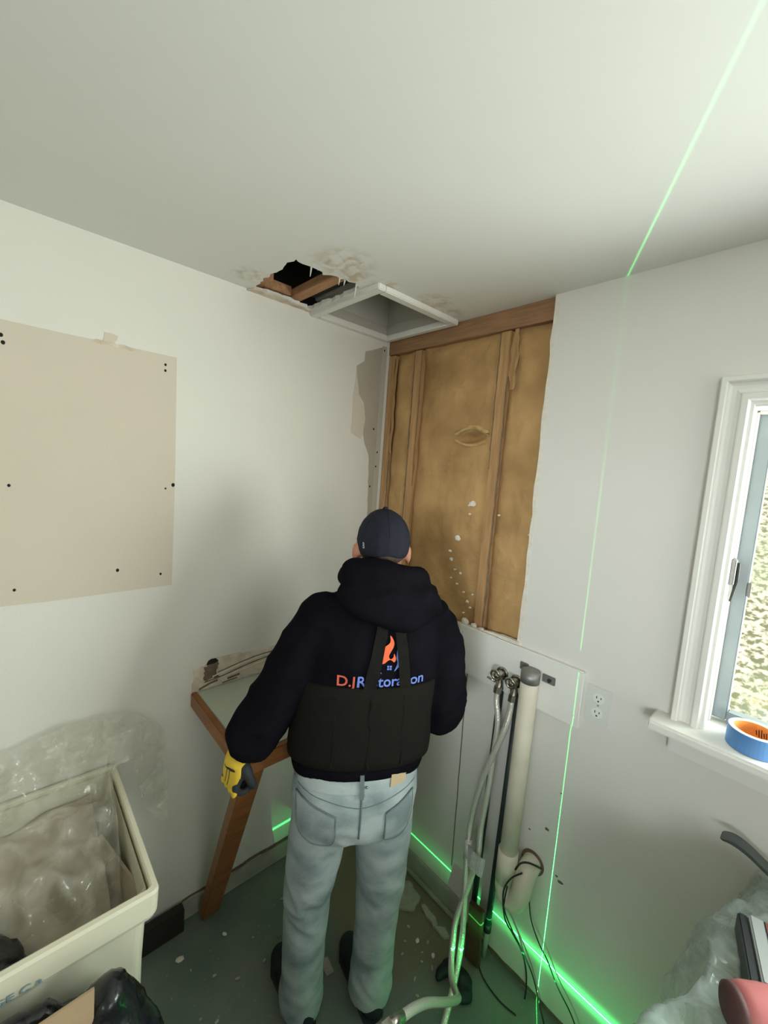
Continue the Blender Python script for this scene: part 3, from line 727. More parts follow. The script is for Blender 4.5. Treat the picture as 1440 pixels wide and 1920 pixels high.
v1 = valve(0.805, 1.140, 'chrome stop valve nearer the corner, its lever pointing at the worker')
mk('lever', *tube([(0.80, -0.055, 1.118), (0.768, -0.062, 1.122)], [0.006, 0.0035], 8), chrome, v1, smooth=True)
v2 = valve(0.866, 1.135, 'chrome stop valve nearer the white drain pipe')

# braided hoses


def braid_mat():
    m = material('braid', (0.80, 0.775, 0.71), 0.26, metal=0.55, spec=0.8)
    n = m.node_tree.nodes; l = m.node_tree.links; b = n['Principled BSDF']
    tc = n.new('ShaderNodeTexCoord'); t = n.new('ShaderNodeTexVoronoi'); t.inputs['Scale'].default_value = 320
    l.new(tc.outputs['Object'], t.inputs['Vector'])
    bp = n.new('ShaderNodeBump'); bp.inputs['Strength'].default_value = 0.5; bp.inputs['Distance'].default_value = 0.002
    l.new(t.outputs['Distance'], bp.inputs['Height']); l.new(bp.outputs[0], b.inputs['Normal'])
    return m


braid = braid_mat()
hx = spline([(0.880, -0.069, 1.085), (0.878, -0.072, 1.03), (0.869, -0.080, 0.967), (0.840, -0.086, 0.86), (0.810, -0.090, 0.748), (0.787, -0.100, 0.585), (0.795, -0.120, 0.469), (0.810, -0.140, 0.383), (0.828, -0.158, 0.29), (0.846, -0.180, 0.215), (0.864, -0.215, 0.145), (0.885, -0.27, 0.095), (0.91, -0.34, 0.06), (0.94, -0.43, 0.03), (0.97, -0.50, 0.02)], 8)
h1 = empty('braided_hose', (0.88, -0.25, 0.0), 'braided steel hose from the right valve, trailing on along the floor', 'hose', 'braided steel hoses')
mk('hose', *tube(hx, 0.0105, 14), braid, h1, smooth=True)
hy = spline([(0.819, -0.069, 1.090), (0.822, -0.070, 1.05), (0.836, -0.072, 0.987), (0.837, -0.075, 0.885), (0.835, -0.085, 0.719), (0.830, -0.100, 0.572), (0.839, -0.115, 0.479), (0.831, -0.130, 0.394), (0.826, -0.145, 0.342), (0.815, -0.180, 0.236), (0.830, -0.212, 0.182), (0.848, -0.240, 0.155), (0.885, -0.285, 0.150), (0.940, -0.340, 0.205), (0.985, -0.400, 0.285), (1.020, -0.520, 0.425), (1.039, -0.629, 0.546), (1.053, -0.706, 0.617), (1.060, -0.77, 0.655)], 8)
h2 = empty('braided_hose', (0.9, -0.35, 0.0), 'braided steel hose from the left valve, its loose end curving up', 'hose', 'braided steel hoses')
mk('hose', *tube(hy, 0.0105, 14), braid, h2, smooth=True)
mk('ferrule', *tube([(1.058, -0.752, 0.646), (1.062, -0.80, 0.672)], [0.0125, 0.0125], 16), chrome, h2, smooth=True)
mk('swivel_nut', *tube([(1.062, -0.80, 0.672), (1.064, -0.825, 0.683)], [0.0165, 0.0165], 6), chrome, h2)


def tagfn(u, v):
    x = lerp(0.786, 0.872, u); z = lerp(0.428, 0.500, v)
    return (x + 0.004 * (v - 0.5), -0.128 - 0.010 * math.sin(math.pi * u) + 0.006 * noise.noise(Vector((x * 60, 0, z * 9))), z - 0.016 * u)


tg = empty('hose_tag', (0.83, -0.13, 0.43), 'silver grey foil tag wrapped round the two braided hoses', 'tag')
tv, tf = sheet(tagfn, 22, 6)
bmv = [(p[0], p[1] + 0.002, p[2]) for p in tv]
mk('tag_sheet', *join((tv, tf), (bmv, [tuple(reversed(q)) for q in tf])), foil, tg, smooth=True)
mk('tag_wrap', *tube([(0.793, -0.118, 0.500), (0.795, -0.120, 0.465), (0.799, -0.124, 0.428)], 0.0145, 14), foil, tg, smooth=True)

# loose wires
for pts, r, lab in (
    ([(0.992, -0.075, 0.50), (0.960, -0.09, 0.46), (0.940, -0.092, 0.39), (0.955, -0.09, 0.30), (0.975, -0.06, 0.235), (1.005, -0.04, 0.18), (1.028, -0.035, 0.12), (1.036, -0.032, 0.05), (1.036, -0.034, 0.006)], 0.0028, 'black wire looping from the drain trap straight down to the floor'),
    ([(0.950, -0.088, 0.42), (0.946, -0.085, 0.33), (0.968, -0.06, 0.25), (1.000, -0.04, 0.19), (1.032, -0.035, 0.150), (1.060, -0.032, 0.105), (1.10, -0.05, 0.05), (1.13, -0.06, 0.006)], 0.0026, 'black wire crossing the laser line and bending out over the floor'),
    ([(1.005, -0.03, 0.40), (1.022, -0.03, 0.315), (1.060, -0.028, 0.250), (1.093, -0.028, 0.219), (1.137, -0.028, 0.160), (1.20, -0.03, 0.10), (1.26, -0.05, 0.006)], 0.0022, 'thin black wire slanting right along the wall near the laser'),
    ([(0.850, -0.040, 0.13), (0.848, -0.060, 0.05), (0.865, -0.075, 0.006), (0.91, -0.10, 0.004), (0.98, -0.11, 0.004), (1.04, -0.10, 0.004)], 0.0024, 'black wire curling on the floor below the supply pipes'),
    ([(0.972, -0.088, 0.505), (0.985, -0.080, 0.535), (1.002, -0.06, 0.538), (1.020, -0.03, 0.520), (1.027, -0.006, 0.500)], 0.0032, 'short black wire arched over the drain trap')):
    mk('loose_wire', *tube(spline(pts, 8), r, 8), wire_black, smooth=True, label=lab, cat='wire', group='loose wires')

# ------------------------------------------------------------------ corner counter with its brace
ct = empty('corner_counter', (0.23, -0.55, 0.0), 'greenish laminate counter with brown wooden edge fixed to the left wall', 'counter')
mk('counter_top', *bbox(0.006, 0.452, -0.858, -0.24, 0.932, 0.966, 0.002), counter_lam, ct)
mk('end_edge', *bbox(0.004, 0.474, -0.880, -0.858, 0.912, 0.968, 0.003), orange_wood, ct)
mk('front_edge', *bbox(0.452, 0.474, -0.858, -0.24, 0.912, 0.968, 0.003), orange_wood, ct)
mk('brace', *beam((0.450, -0.838, 0.925), (0.048, -0.800, 0.022), 0.040, 0.072, (0, -1, 0), 0.003), orange_wood, ct)
mk('plaster_crumb', *ellipsoid((0.16, -0.66, 0.969), (0.010, 0.006, 0.004), 8, 5), gypsum, label='white plaster crumb lying alone on the greenish counter', cat='plaster')

# ------------------------------------------------------------------ floor debris
db = mk('dark_block', *bbox(0.012, 0.050, -1.10, -0.897, 0.0, 0.098, 0.003), dark_block, label='dark brown wooden block on the floor between wall and plastic bin', cat='block')


def shard(cx, cy, pts, h, mat, **k):
    loop = [(cx + x, cy + y, 0.0008) for x, y in pts]
    return mk('plaster_shard', *ragged_fill(jag(loop, 0.004, 0.02, 2, int(cx * 1000)), depth=h, axis=2), mat, **k)


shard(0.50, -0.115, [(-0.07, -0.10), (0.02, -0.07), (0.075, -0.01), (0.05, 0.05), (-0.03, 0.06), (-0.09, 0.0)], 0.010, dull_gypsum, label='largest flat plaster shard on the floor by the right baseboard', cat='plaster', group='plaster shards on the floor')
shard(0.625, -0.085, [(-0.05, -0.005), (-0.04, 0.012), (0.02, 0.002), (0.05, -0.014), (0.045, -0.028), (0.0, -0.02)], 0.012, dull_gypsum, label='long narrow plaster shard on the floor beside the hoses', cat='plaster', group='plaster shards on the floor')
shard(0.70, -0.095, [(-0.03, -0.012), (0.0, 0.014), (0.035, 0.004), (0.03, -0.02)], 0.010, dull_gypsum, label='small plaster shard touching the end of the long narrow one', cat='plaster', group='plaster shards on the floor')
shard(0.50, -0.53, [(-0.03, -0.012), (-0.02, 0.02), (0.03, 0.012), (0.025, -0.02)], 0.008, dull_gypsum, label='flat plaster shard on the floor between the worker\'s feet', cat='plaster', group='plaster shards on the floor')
rnd = random.Random(12)
spots = [(0.66, -0.20), (0.70, -0.215), (0.735, -0.19), (0.69, -0.17), (0.72, -0.24), (0.76, -0.225), (0.63, -0.24), (0.60, -0.19), (0.655, -0.28), (0.30, -0.62), (0.24, -0.70), (0.16, -0.78), (0.42, -0.60), (0.33, -0.80), (0.27, -0.86), (0.20, -0.92), (0.14, -0.94), (0.34, -0.70), (0.47, -0.86), (0.40, -0.90), (0.36, -0.94), (0.18, -0.54), (0.78, -0.33), (0.74, -0.30), (0.58, -0.36), (0.56, -0.28)]
for i, (x, y) in enumerate(spots):
    s = rnd.uniform(0.005, 0.011); big = i in (0, 2, 11, 16)
    if big: s *= 1.5
    v, f = ellipsoid((x, y, 0.004), (s, s * rnd.uniform(0.4, 0.8), 0.004), 7, 5, Matrix.Rotation(rnd.uniform(0, 3), 3, 'Z'))
    v = [(p[0] + 0.25 * s * noise.noise(Vector(p) * 140), p[1] + 0.25 * s * noise.noise(Vector(p) * 130 + Vector((3, 0, 0))), max(p[2], 0.0006)) for p in v]
    own = {0: 'larger white plaster crumb on the floor just in front of the long narrow shard', 2: 'larger white plaster crumb on the floor nearest the black rag',
           11: 'larger white plaster crumb on the floor at the foot of the wooden brace', 16: 'larger white plaster crumb on the floor beside the dark brown block'}
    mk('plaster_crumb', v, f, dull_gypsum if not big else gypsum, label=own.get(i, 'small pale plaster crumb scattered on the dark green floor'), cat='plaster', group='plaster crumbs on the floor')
for x, z, s in ((0.574, 1.757, 0.017), (0.560, 1.748, 0.008), (0.566, 1.712, 0.006), (0.515, 1.606, 0.014), (0.482, 1.543, 0.007), (0.492, 1.510, 0.008), (0.516, 1.469, 0.008), (0.546, 1.460, 0.006), (0.534, 1.411, 0.006), (0.571, 1.386, 0.006), (0.594, 1.352, 0.007), (0.616, 1.387, 0.005), (0.50, 1.43, 0.005), (0.58, 1.30, 0.006), (0.61, 1.33, 0.005), (0.598, 1.275, 0.006), (0.70, 1.725, 0.006), (0.838, 1.727, 0.006), (0.836, 1.672, 0.008)):
    dep = 0.014 if x < 0.63 else 0.016
    v, f = ellipsoid((x, dep, z), (s, 0.006, s * rnd.uniform(0.5, 0.9)), 8, 6)
    v = [(p[0] + 0.4 * s * noise.noise(Vector(p) * 120), p[1], p[2] + 0.4 * s * noise.noise(Vector(p) * 110 + Vector((4, 0, 0)))) for p in v]
    own = {1.757: 'largest white plaster flake on the brown insulation, highest of the trail', 1.606: 'second largest white plaster flake on the insulation, below the largest',
           1.672: 'white plaster flake on the insulation at the cut drywall edge, lower of two', 1.727: 'white plaster flake on the insulation at the cut drywall edge, upper of two',
           1.725: 'white plaster flake alone on the insulation right of the stud'}
    mk('plaster_flake', v, f, gypsum, label=own.get(z, 'small white plaster flake clinging to the brown insulation'), cat='plaster', group='plaster flakes on the insulation')

# brown scrap and dark tool head behind the hoses
sc = mk('wood_scrap', *beam((0.848, -0.092, 0.012), (0.828, -0.066, 0.215), 0.060, 0.022, (0, 1, 0), 0.003), brown_wood, label='short brown wood scrap standing behind the braided hoses', cat='wood scrap')
bg_parts = [ellipsoid((0.855, -0.175, 0.022), (0.05, 0.03, 0.022)), ellipsoid((0.885, -0.205, 0.018), (0.035, 0.035, 0.018)), ellipsoid((0.80, -0.195, 0.02), (0.022, 0.055, 0.02))]
bgv, bgf = remesh(bg_parts, 0.006, 3, lambda p: crumple(p, 26, 0.004, 2))
mk('black_rag', [(p[0], p[1], max(p[2], 0.001)) for p in bgv], bgf, shoe_m, smooth=True, label='crumpled black rag on the floor under the braided hoses', cat='rag')

# ------------------------------------------------------------------ plastic bin at the left wall
bn = empty('plastic_bin', (0.29, -1.45, 0.0), 'large cream plastic bin with thick rim standing against the left wall', 'bin')
BX0, BX1, BY0, BY1, BZ = 0.012, 0.566, -1.86, -1.125, 0.80


def rrect(x0, x1, y0, y1, z, r, n=5):
    out = []
    for cx, cy, a0 in ((x1 - r, y1 - r, 0), (x0 + r, y1 - r, 90), (x0 + r, y0 + r, 180), (x1 - r, y0 + r, 270)):
        for k in range(n + 1):
            a = math.radians(a0 + 90 * k / n); out.append((cx + r * math.cos(a), cy + r * math.sin(a), z))
    return out


def loft(rings, close=False):
    V = [p for r in rings for p in r]; n = len(rings[0]); Fc = []
    for j in range(len(rings) - 1):
        for i in range(n):
            i2 = (i + 1) % n
            Fc.append((j * n + i, j * n + i2, (j + 1) * n + i2, (j + 1) * n + i))
    if close:
        Fc.append(tuple(range(n))[::-1]); Fc.append(tuple(range((len(rings) - 1) * n, len(rings) * n)))
    return V, Fc


def inset(d, z, r): return rrect(BX0 + d, BX1 - d, BY0 + d, BY1 - d, z, r)


body = loft([inset(0.060, 0.004, 0.04), inset(0.050, 0.012, 0.04), inset(0.022, 0.726, 0.025), inset(0.022, 0.78, 0.02), inset(0.026, 0.79, 0.02), inset(0.030, 0.40, 0.03), inset(0.060, 0.06, 0.04)])
bv, bf = body
nring = len(inset(0, 0, 0.02)); bf = bf + [tuple(range(nring))[::-1], tuple(range(6 * nring, 7 * nring))]
bb = mk('bin_body', bv, bf, bin_plastic, bn, smooth=False)
rimv, rimf = loft([inset(0.021, 0.722, 0.02), inset(0.006, 0.724, 0.02), inset(0.002, 0.735, 0.02), inset(0.0, 0.792, 0.018), inset(0.003, 0.80, 0.016), inset(0.014, 0.801, 0.012), inset(0.018, 0.797, 0.012), inset(0.019, 0.77, 0.012)])
mk('bin_rim', rimv, rimf, bin_plastic, bn)


def text_mesh(body_txt, size):
    cu = bpy.data.curves.new('t', 'FONT'); cu.body = body_txt; cu.size = size; cu.offset = size * 0.015; cu.resolution_u = 4
    o = bpy.data.objects.new('t', cu); COL.objects.link(o)
    dg = bpy.context.evaluated_depsgraph_get(); me = bpy.data.meshes.new_from_object(o.evaluated_get(dg))
    v = [p.co.copy() for p in me.vertices]; f = [tuple(q.vertices) for q in me.polygons]
    bpy.data.objects.remove(o); bpy.data.curves.remove(cu); bpy.data.meshes.remove(me)
    return v, f


tvv, tff = text_mesh('ANTERGE C a', 0.022)
xm = max(p.x for p in tvv)
mk('rim_print', [(0.5672, -1.352 + (p.x - xm) * 1.2, 0.736 + p.y) for p in tvv], tff, blue_ink, bn)

# things in the bin
pp = sheet(lambda u, v: (lerp(0.05, 0.50, u) , lerp(-1.70, -1.20, v), 0.52 + 0.16 * (1 - u) + 0.05 * v + crumple((u, v, 0), 3.0, 0.05, 1.0) * (0.5 + 0.5 * math.sin(3 * u))), 40, 40)
mk('paper_sheet', *pp, pale_paper, smooth=True, label='crumpled brown paper sheet lying inside the plastic bin', cat='paper')
cb = bbox(-0.15, 0.15, -0.004, 0.004, -0.20, 0.20, 0.001)
M = Matrix.Translation((0.36, -1.21, 0.52)) @ Matrix.Rotation(math.radians(12), 4, 'Z') @ Matrix.Rotation(math.radians(-13), 4, 'X')
mk('cardboard_sheet', [tuple(M @ Vector(p)) for p in cb[0]], cb[1], pale_paper, label='stiff brown cardboard sheet standing at the end inside the bin', cat='cardboard')
bgv, bgf = remesh([ellipsoid((0.44, -1.47, 0.55), (0.10, 0.12, 0.20)), ellipsoid((0.36, -1.52, 0.56), (0.12, 0.12, 0.17))], 0.014, 4, lambda p: crumple(p, 9, 0.02, 5))
mk('trash_bag', [(min(p[0], 0.535), p[1], p[2]) for p in bgv], bgf, bag_black, smooth=True, label='black rubbish bag stuffed inside the cream plastic bin', cat='bag')


def sstep(t):
    t = max(0.0, min(1.0, t)); return t * t * (3 - 2 * t)


def filmfn(u, v):
    # u runs along the wall, v from inside the bin up the wall
    y = lerp(-1.86, -0.975, u)
    a = sstep((y + 1.195) / 0.055)          # gathers towards the back corner before leaving the bin
    b = sstep((y + 1.105) / 0.06)           # then hangs down beside it
    zt = 1.010 - 0.05 * u - 0.10 * max(0.0, u - 0.86) / 0.14 + 0.02 * math.sin(u * 9)
    if v < 0.55:
        t = v / 0.55
        x = lerp(0.47, 0.10, t); z = 0.60 + 0.17 * t + 0.09 * math.sin(math.pi * t)
        z -= 0.12 * max(0, 0.25 - t) * 2
    else:
        t = (v - 0.55) / 0.45
        x = lerp(0.10, 0.022, t ** 0.6); z = lerp(0.80, zt, t)
    x = lerp(x, 0.030 + 0.05 * (1 - v), a); z = lerp(z, max(z, 0.830 + 0.10 * v), a)
    z = lerp(z, lerp(0.60 + 0.05 * math.sin(u * 30), zt, v), b)
    p = Vector((x, y, z))
    c = crumple(p, 5.0, 0.042, 3.0) + crumple(p, 11, 0.014, 6.0)
    lim = lerp(1.0, 0.35, a)
    x = max(0.006, x + c * 0.8 * lim); z = z + c * lim
    if a < 0.05 and v < 0.5: x = min(x, 0.53)
    return (x, y + 0.6 * crumple(p, 8, 0.015, 9.0) * (1 - a), z)


mk('plastic_film', *sheet(filmfn, 110, 90), film_clear, smooth=True, label='crumpled clear plastic film bunched over the cream plastic bin', cat='plastic film')

# black bag and carton in front of the bin
bgv, bgf = remesh([ellipsoid((0.665, -1.245, 0.46), (0.085, 0.075, 0.305)), ellipsoid((0.700, -1.205, 0.36), (0.11, 0.085, 0.30)), ellipsoid((0.715, -1.17, 0.26), (0.12, 0.10, 0.255)), ellipsoid((0.625, -1.42, 0.50), (0.040, 0.24, 0.255)), ellipsoid((0.74, -1.46, 0.22), (0.15, 0.24, 0.21))], 0.014, 3, lambda p: crumple(p, 8, 0.014, 2.0) + crumple(p, 19, 0.005, 1.0))
mk('trash_bag', [(max(p[0], 0.572), p[1], max(p[2], 0.001)) for p in bgv], bgf, bag_black, smooth=True, label='shiny black rubbish bag standing on the floor before the bin', cat='bag')
cb = empty('carton', (0.74, -1.42, 0.40), 'open tan cardboard carton sticking out of the black rubbish bag', 'carton')
for nm, dims in (('carton_side', (0.688, 0.694, -1.72, -1.278, 0.36, 0.792)), ('carton_end', (0.694, 0.86, -1.284, -1.278, 0.34, 0.47)), ('carton_bottom', (0.694, 0.86, -1.72, -1.284, 0.36, 0.366))):
    v, f = bbox(*dims, 0.001)
    mk(nm, [(p[0] + 0.03 * (p[2] - 0.79) * -1, p[1] + 0.02 * (p[2] - 0.79), p[2] + 0.03 * (p[1] + 1.28)) for p in v], f, cardboard, cb)

# ------------------------------------------------------------------ counter under the window with its dust sheet
cbn = empty('base_cabinet', (1.98, -0.30, 0.0), 'low kitchen base cabinet under the window, covered by a dust sheet', 'cabinet')
mk('cabinet_body', *bbox(1.580, 2.45, -0.58, -0.004, 0.0, 0.885, 0.003), cabinet_paint, cbn)
mk('worktop', *bbox(1.560, 2.47, -0.62, -0.004, 0.885, 0.920, 0.004), cabinet_paint, cbn)
for x0, x1 in ((1.590, 1.99), (2.00, 2.44)):
    d_ = mk('cabinet_door', *bbox(x0, x1, -0.598, -0.581, 0.10, 0.86, 0.004), cabinet_paint, cbn)
    mk('door_knob', *ellipsoid(((x0 + x1) / 2, -0.605, 0.78), (0.012, 0.01, 0.012), 10, 8), chrome, d_)


def dustfn(u, v):
    # u across (0 hangs at the open end, 1 to the far side), v from wall to front and down
    y = -0.008 - 0.70 * min(v, 0.78) / 0.78
    zdrop = 0.0 if v < 0.78 else (v - 0.78) / 0.22 * 0.30
    edge_x = 1.535 - 0.10 * min(1, v / 0.78) + 0.018 * math.sin(v * 17)
    if u < 0.30:
        t = u / 0.30
        x = lerp(edge_x - 0.045, edge_x + 0.02, t); z = 0.925 - 0.22 * (1 - t) ** 1.5
    else:
        t = (u - 0.30) / 0.70
        x = lerp(edge_x + 0.02, 2.45, t); z = 0.931
    z -= zdrop
    p = Vector((x, y, z * 0.5))
    c = crumple(p, 7.5, 0.016, 4.0) + crumple(p, 18, 0.007, 8.0)
    z += max(-0.002, c + 0.012) if u >= 0.28 else c * 0.5
    x += (c * 0.8 if u < 0.30 else 0.0)
    return (x, min(y + c * 0.3, -0.005), z)


mk('dust_sheet', *sheet(dustfn, 120, 90), film_grey, smooth=True, label='wrinkled translucent plastic dust sheet spread over the cabinet by the window', cat='dust sheet')

# flat pry bar lying over the sheet's edge
pbv = spline([(1.480, -0.060, 1.008), (1.505, -0.058, 1.012), (1.535, -0.056, 1.003), (1.575, -0.060, 0.985), (1.65, -0.075, 0.962), (1.80, -0.10, 0.957)], 6)
prv, prf = [], []
for i, p in enumerate(pbv):
    t = i / (len(pbv) - 1); w = 0.020 - 0.004 * t if t > 0.06 else 0.014 + 0.1 * t
    th = 0.0012 + 0.0035 * min(1, t * 5)
    for a, b in ((-1, -1), (1, -1), (1, 1), (-1, 1)):
        prv.append((p.x, p.y + a * w, p.z + b * th))
n4 = len(pbv)
for i in range(n4 - 1):
    for k in range(4):
        k2 = (k + 1) % 4; prf.append((i * 4 + k, i * 4 + k2, (i + 1) * 4 + k2, (i + 1) * 4 + k))
prf += [(3, 2, 1, 0), tuple(range(4 * n4 - 4, 4 * n4))]
mk('pry_bar', prv, prf, steel_dark, label='flat dark steel pry bar with its claw lifted near the wall', cat='pry bar')

# cordless tool lying on the sheet
tl = empty('cordless_tool', (1.62, -0.28, 0.935), 'faded red and black cordless power tool lying on the dust sheet', 'power tool')
TD = Vector((0.78, 0.62, 0.0)).normalized(); T0 = Vector((1.566, -0.472, 0.982))
hd = tube([T0 + TD * t for t in (0.0, 0.02, 0.05, 0.09, 0.13, 0.17, 0.20, 0.215)], [0.036, 0.041, 0.043, 0.042, 0.040, 0.040, 0.036, 0.022], 24)
mk('motor_housing', *hd, tool_red, tl, smooth=True)
mk('front_cap', *tube([T0 - TD * 0.012, T0 - TD * 0.006, T0 + TD * 0.003], [0.026, 0.036, 0.0375], 24), material('cap_maroon', (0.10, 0.045, 0.045), 0.6), tl, smooth=True)
mk('grip', *remesh([tube([T0 + TD * 0.13 + Vector((0, 0, -0.01)), (1.70, -0.335, 0.967), (1.665, -0.31, 0.963)], [0.026, 0.023, 0.026], 16)], 0.006, 2), tool_red, tl, smooth=True)
Mb = Matrix.Translation((1.616, -0.318, 0.968)) @ Matrix.Rotation(math.radians(14), 4, 'Z')
for nm, d, mt in (('battery_pack', (-0.060, -0.042, -0.076, 0.076, -0.034, 0.026), tool_black), ('battery_shoe', (-0.043, -0.018, -0.074, 0.074, -0.034, 0.034), tool_grey), ('shoe_seam', (-0.0185, -0.0165, -0.073, 0.073, -0.033, 0.0335), tool_black), ('shoe_cover', (-0.017, 0.05, -0.074, 0.074, -0.034, 0.036), tool_red)):
    v, f = bbox(*d, 0.003 if d[1] - d[0] > 0.01 else 0.0006)
    mk(nm, [tuple(Mb @ Vector(p)) for p in v], f, mt, tl)

# roll of blue tape on the sill
tr = empty('tape_roll', (1.506, -0.002, 1.2355), 'roll of blue masking tape lying on the window sill', 'tape roll')
TC = (1.506, -0.004)


def ring(r0, r1, z0, z1, n=40):
    V, Fc = [], []
    for k in range(n):
        a = 2 * math.pi * k / n; c, s = math.cos(a), math.sin(a)
        V += [(TC[0] + r0 * c, TC[1] + r0 * s, z0), (TC[0] + r1 * c, TC[1] + r1 * s, z0), (TC[0] + r1 * c, TC[1] + r1 * s, z1), (TC[0] + r0 * c, TC[1] + r0 * s, z1)]
    for k in range(n):
        a, b = k * 4, ((k + 1) % n) * 4
        for i in range(4):
            i2 = (i + 1) % 4; Fc.append((a + i, b + i, b + i2, a + i2))
    return V, Fc


mk('tape_winding', *ring(0.0455, 0.0545, 1.2362, 1.2835), tape_blue, tr)
mk('tape_side', *ring(0.0425, 0.0530, 1.2835, 1.2845), tape_core, tr)
core = mk('tape_core', *ring(0.0405, 0.0455, 1.2362, 1.2838), tape_inside, tr)
for k in range(7):
    a = 0.75 + 0.13 * k; r = 0.0402; h = 0.012 + 0.006 * ((k * 5) % 3)
    mk('core_print', *tube([(TC[0] + r * math.cos(a), TC[1] + r * math.sin(a), 1.262 - h / 2), (TC[0] + r * math.cos(a + 0.05), TC[1] + r * math.sin(a + 0.05), 1.262 + h / 2)], 0.0010, 5), slot_dark, core)

# ------------------------------------------------------------------ the worker
PO = Vector((0.555, -0.570, 0.0)); ang = math.radians(148)
PF = Vector((math.cos(ang), math.sin(ang), 0)); PR = Vector((math.sin(ang), -math.cos(ang), 0))


def L2W(p): return PO + PR * p[0] + PF * p[1] + Vector((0, 0, p[2]))


def part(name, vf, mat, parent, smooth=True):
    return mk(name, [L2W(p) for p in vf[0]], vf[1], mat, parent, smooth=smooth)


def oval(z, cx, cy, a, b, n=40, e=2.3, tilt=0.0):
    out = []
    for k in range(n):
        t = 2 * math.pi * k / n; c, s = math.cos(t), math.sin(t)
        x = a * math.copysign(abs(c) ** (2 / e), c); y = b * math.copysign(abs(s) ** (2 / e), s)
        out.append((cx + x, cy + y, z - tilt * y))
    return out


# ---- body: one continuous skin with head, neck, trunk, limbs
bodyparts = [
    loft([oval(0.80, .035, -.085, .12, .09), oval(0.92, .04, -.08, .16, .105), oval(1.05, .05, -.07, .165, .10), oval(1.20, .06, -.065, .17, .105), oval(1.36, .075, -.06, .185, .105), oval(1.45, .083, -.055, .12, .08), oval(1.50, .085, -.05, .06, .055)], True),
    tube([(.085, -.050, 1.44), (.085, -.046, 1.52), (.084, -.034, 1.60)], [.066, .060, .062], 18),
    ellipsoid((.084, -.035, 1.650), (.074, .090, .085)),                      # skull
    ellipsoid((.084, .012, 1.585), (.056, .060, .058)),                       # jaw
    ellipsoid((.084, .060, 1.560), (.026, .020, .018)),                       # chin
    tube([(.084, .052, 1.655), (.084, .074, 1.615), (.084, .060, 1.602)], [.008, .014, .010], 10),   # nose
    ellipsoid((.084, .062, 1.585), (.024, .012, .009)),                       # lips
    ellipsoid((.056, .046, 1.662), (.020, .014, .009)), ellipsoid((.112, .046, 1.662), (.020, .014, .009)),   # brows
    ellipsoid((.000, -.036, 1.606), (.010, .022, .036), rot=Matrix.Rotation(math.radians(22), 3, 'Z')),
    ellipsoid((.168, -.036, 1.606), (.010, .022, .034), rot=Matrix.Rotation(math.radians(-22), 3, 'Z')),       # ears
    tube([(-.10, -.06, 1.40), (-.20, -.075, 1.22), (-.24, -.08, 1.16), (-.315, -.085, 1.005)], [.052, .044, .040, .028], 14),
    tube([(.25, -.06, 1.40), (.285, -.075, 1.22), (.29, -.075, 1.10), (.25, .10, 1.085), (.195, .20, 1.09)], [.052, .046, .044, .036, .028], 14),
    tube([(-.055, -.08, .84), (-.075, -.07, .62), (-.087, -.058, .46), (-.087, -.065, .30), (-.090, -.055, .07)], [.085, .072, .054, .052, .036], 16),
    tube([(.135, -.08, .84), (.150, -.07, .62), (.152, -.058, .46), (.150, -.065, .30), (.146, -.055, .07)], [.085, .072, .054, .052, .036], 16),
]
person = mk('person', *[[L2W(p) for p in q] if i == 0 else q for i, q in enumerate(remesh(bodyparts, 0.008, 4))], skin_m, smooth=True,
            label='worker in black hoodie, dark cap and faded jeans seen from behind', cat='person', base=PO)
# eyes
for x in (.056, .112):
    part('eye', ellipsoid((x, .054, 1.640), (.011, .008, .008)), outlet_face, person)
# hair below the cap
hv = remesh([ellipsoid((.084, -.048, 1.628), (.0775, .083, .055))], 0.007, 2)
part('hair', hv, hair_m, person)

# ---- jeans


def jean_disp(p):
    z = p.z; d = 0.0025 * noise.noise(p * 16)
    kn = math.exp(-((z - 0.47) / 0.10) ** 2) + 0.9 * math.exp(-((z - 0.12) / 0.075) ** 2) + 0.55 * math.exp(-((z - 0.74) / 0.06) ** 2)
    mk_ = max(0.0, min(1.0, 0.45 + 1.6 * noise.noise(Vector((p.x * 6 + 4, p.y * 6, z * 5)))))
    d += kn * mk_ * 0.012 * (1 - 2 * abs(noise.noise(Vector((p.x * 9, p.y * 8, z * 15 + p.x * 12)))))
    return d


legL = tube([(-.055, -.085, .82), (-.068, -.078, .70), (-.077, -.068, .58), (-.087, -.054, .46), (-.090, -.060, .32), (-.090, -.058, .18), (-.088, -.052, .045)], [.098, .094, .086, .076, .072, .070, .073], 26)
legR = tube([(.135, -.085, .82), (.146, -.078, .70), (.150, -.068, .58), (.152, -.054, .46), (.150, -.060, .32), (.148, -.058, .18), (.146, -.050, .050)], [.098, .094, .086, .076, .073, .071, .075], 26)
hip = loft([oval(.745, .040, -.085, .165, .100), oval(.80, .040, -.090, .192, .118), oval(.87, .040, -.090, .200, .126), oval(.94, .042, -.082, .192, .120), oval(1.00, .045, -.075, .180, .112), oval(1.03, .045, -.072, .178, .110)], True)
jv, jf = remesh([legL, legR, hip], 0.009, 5, jean_disp)
jeans = part('jeans', (jv, jf), denim, person)
jb = BVHTree.FromPolygons([Vector(v) for v in jv], jf)


def drape(bvh, x, z, off, y0=-0.9):
    h = bvh.ray_cast(Vector((x, y0, z)), Vector((0, 1, 0)))
    if h[0] is None:
        h = bvh.find_nearest(Vector((x, -0.2, z)))
    n = h[1] if h[1].y < 0 else -h[1]
    return h[0] + n * off


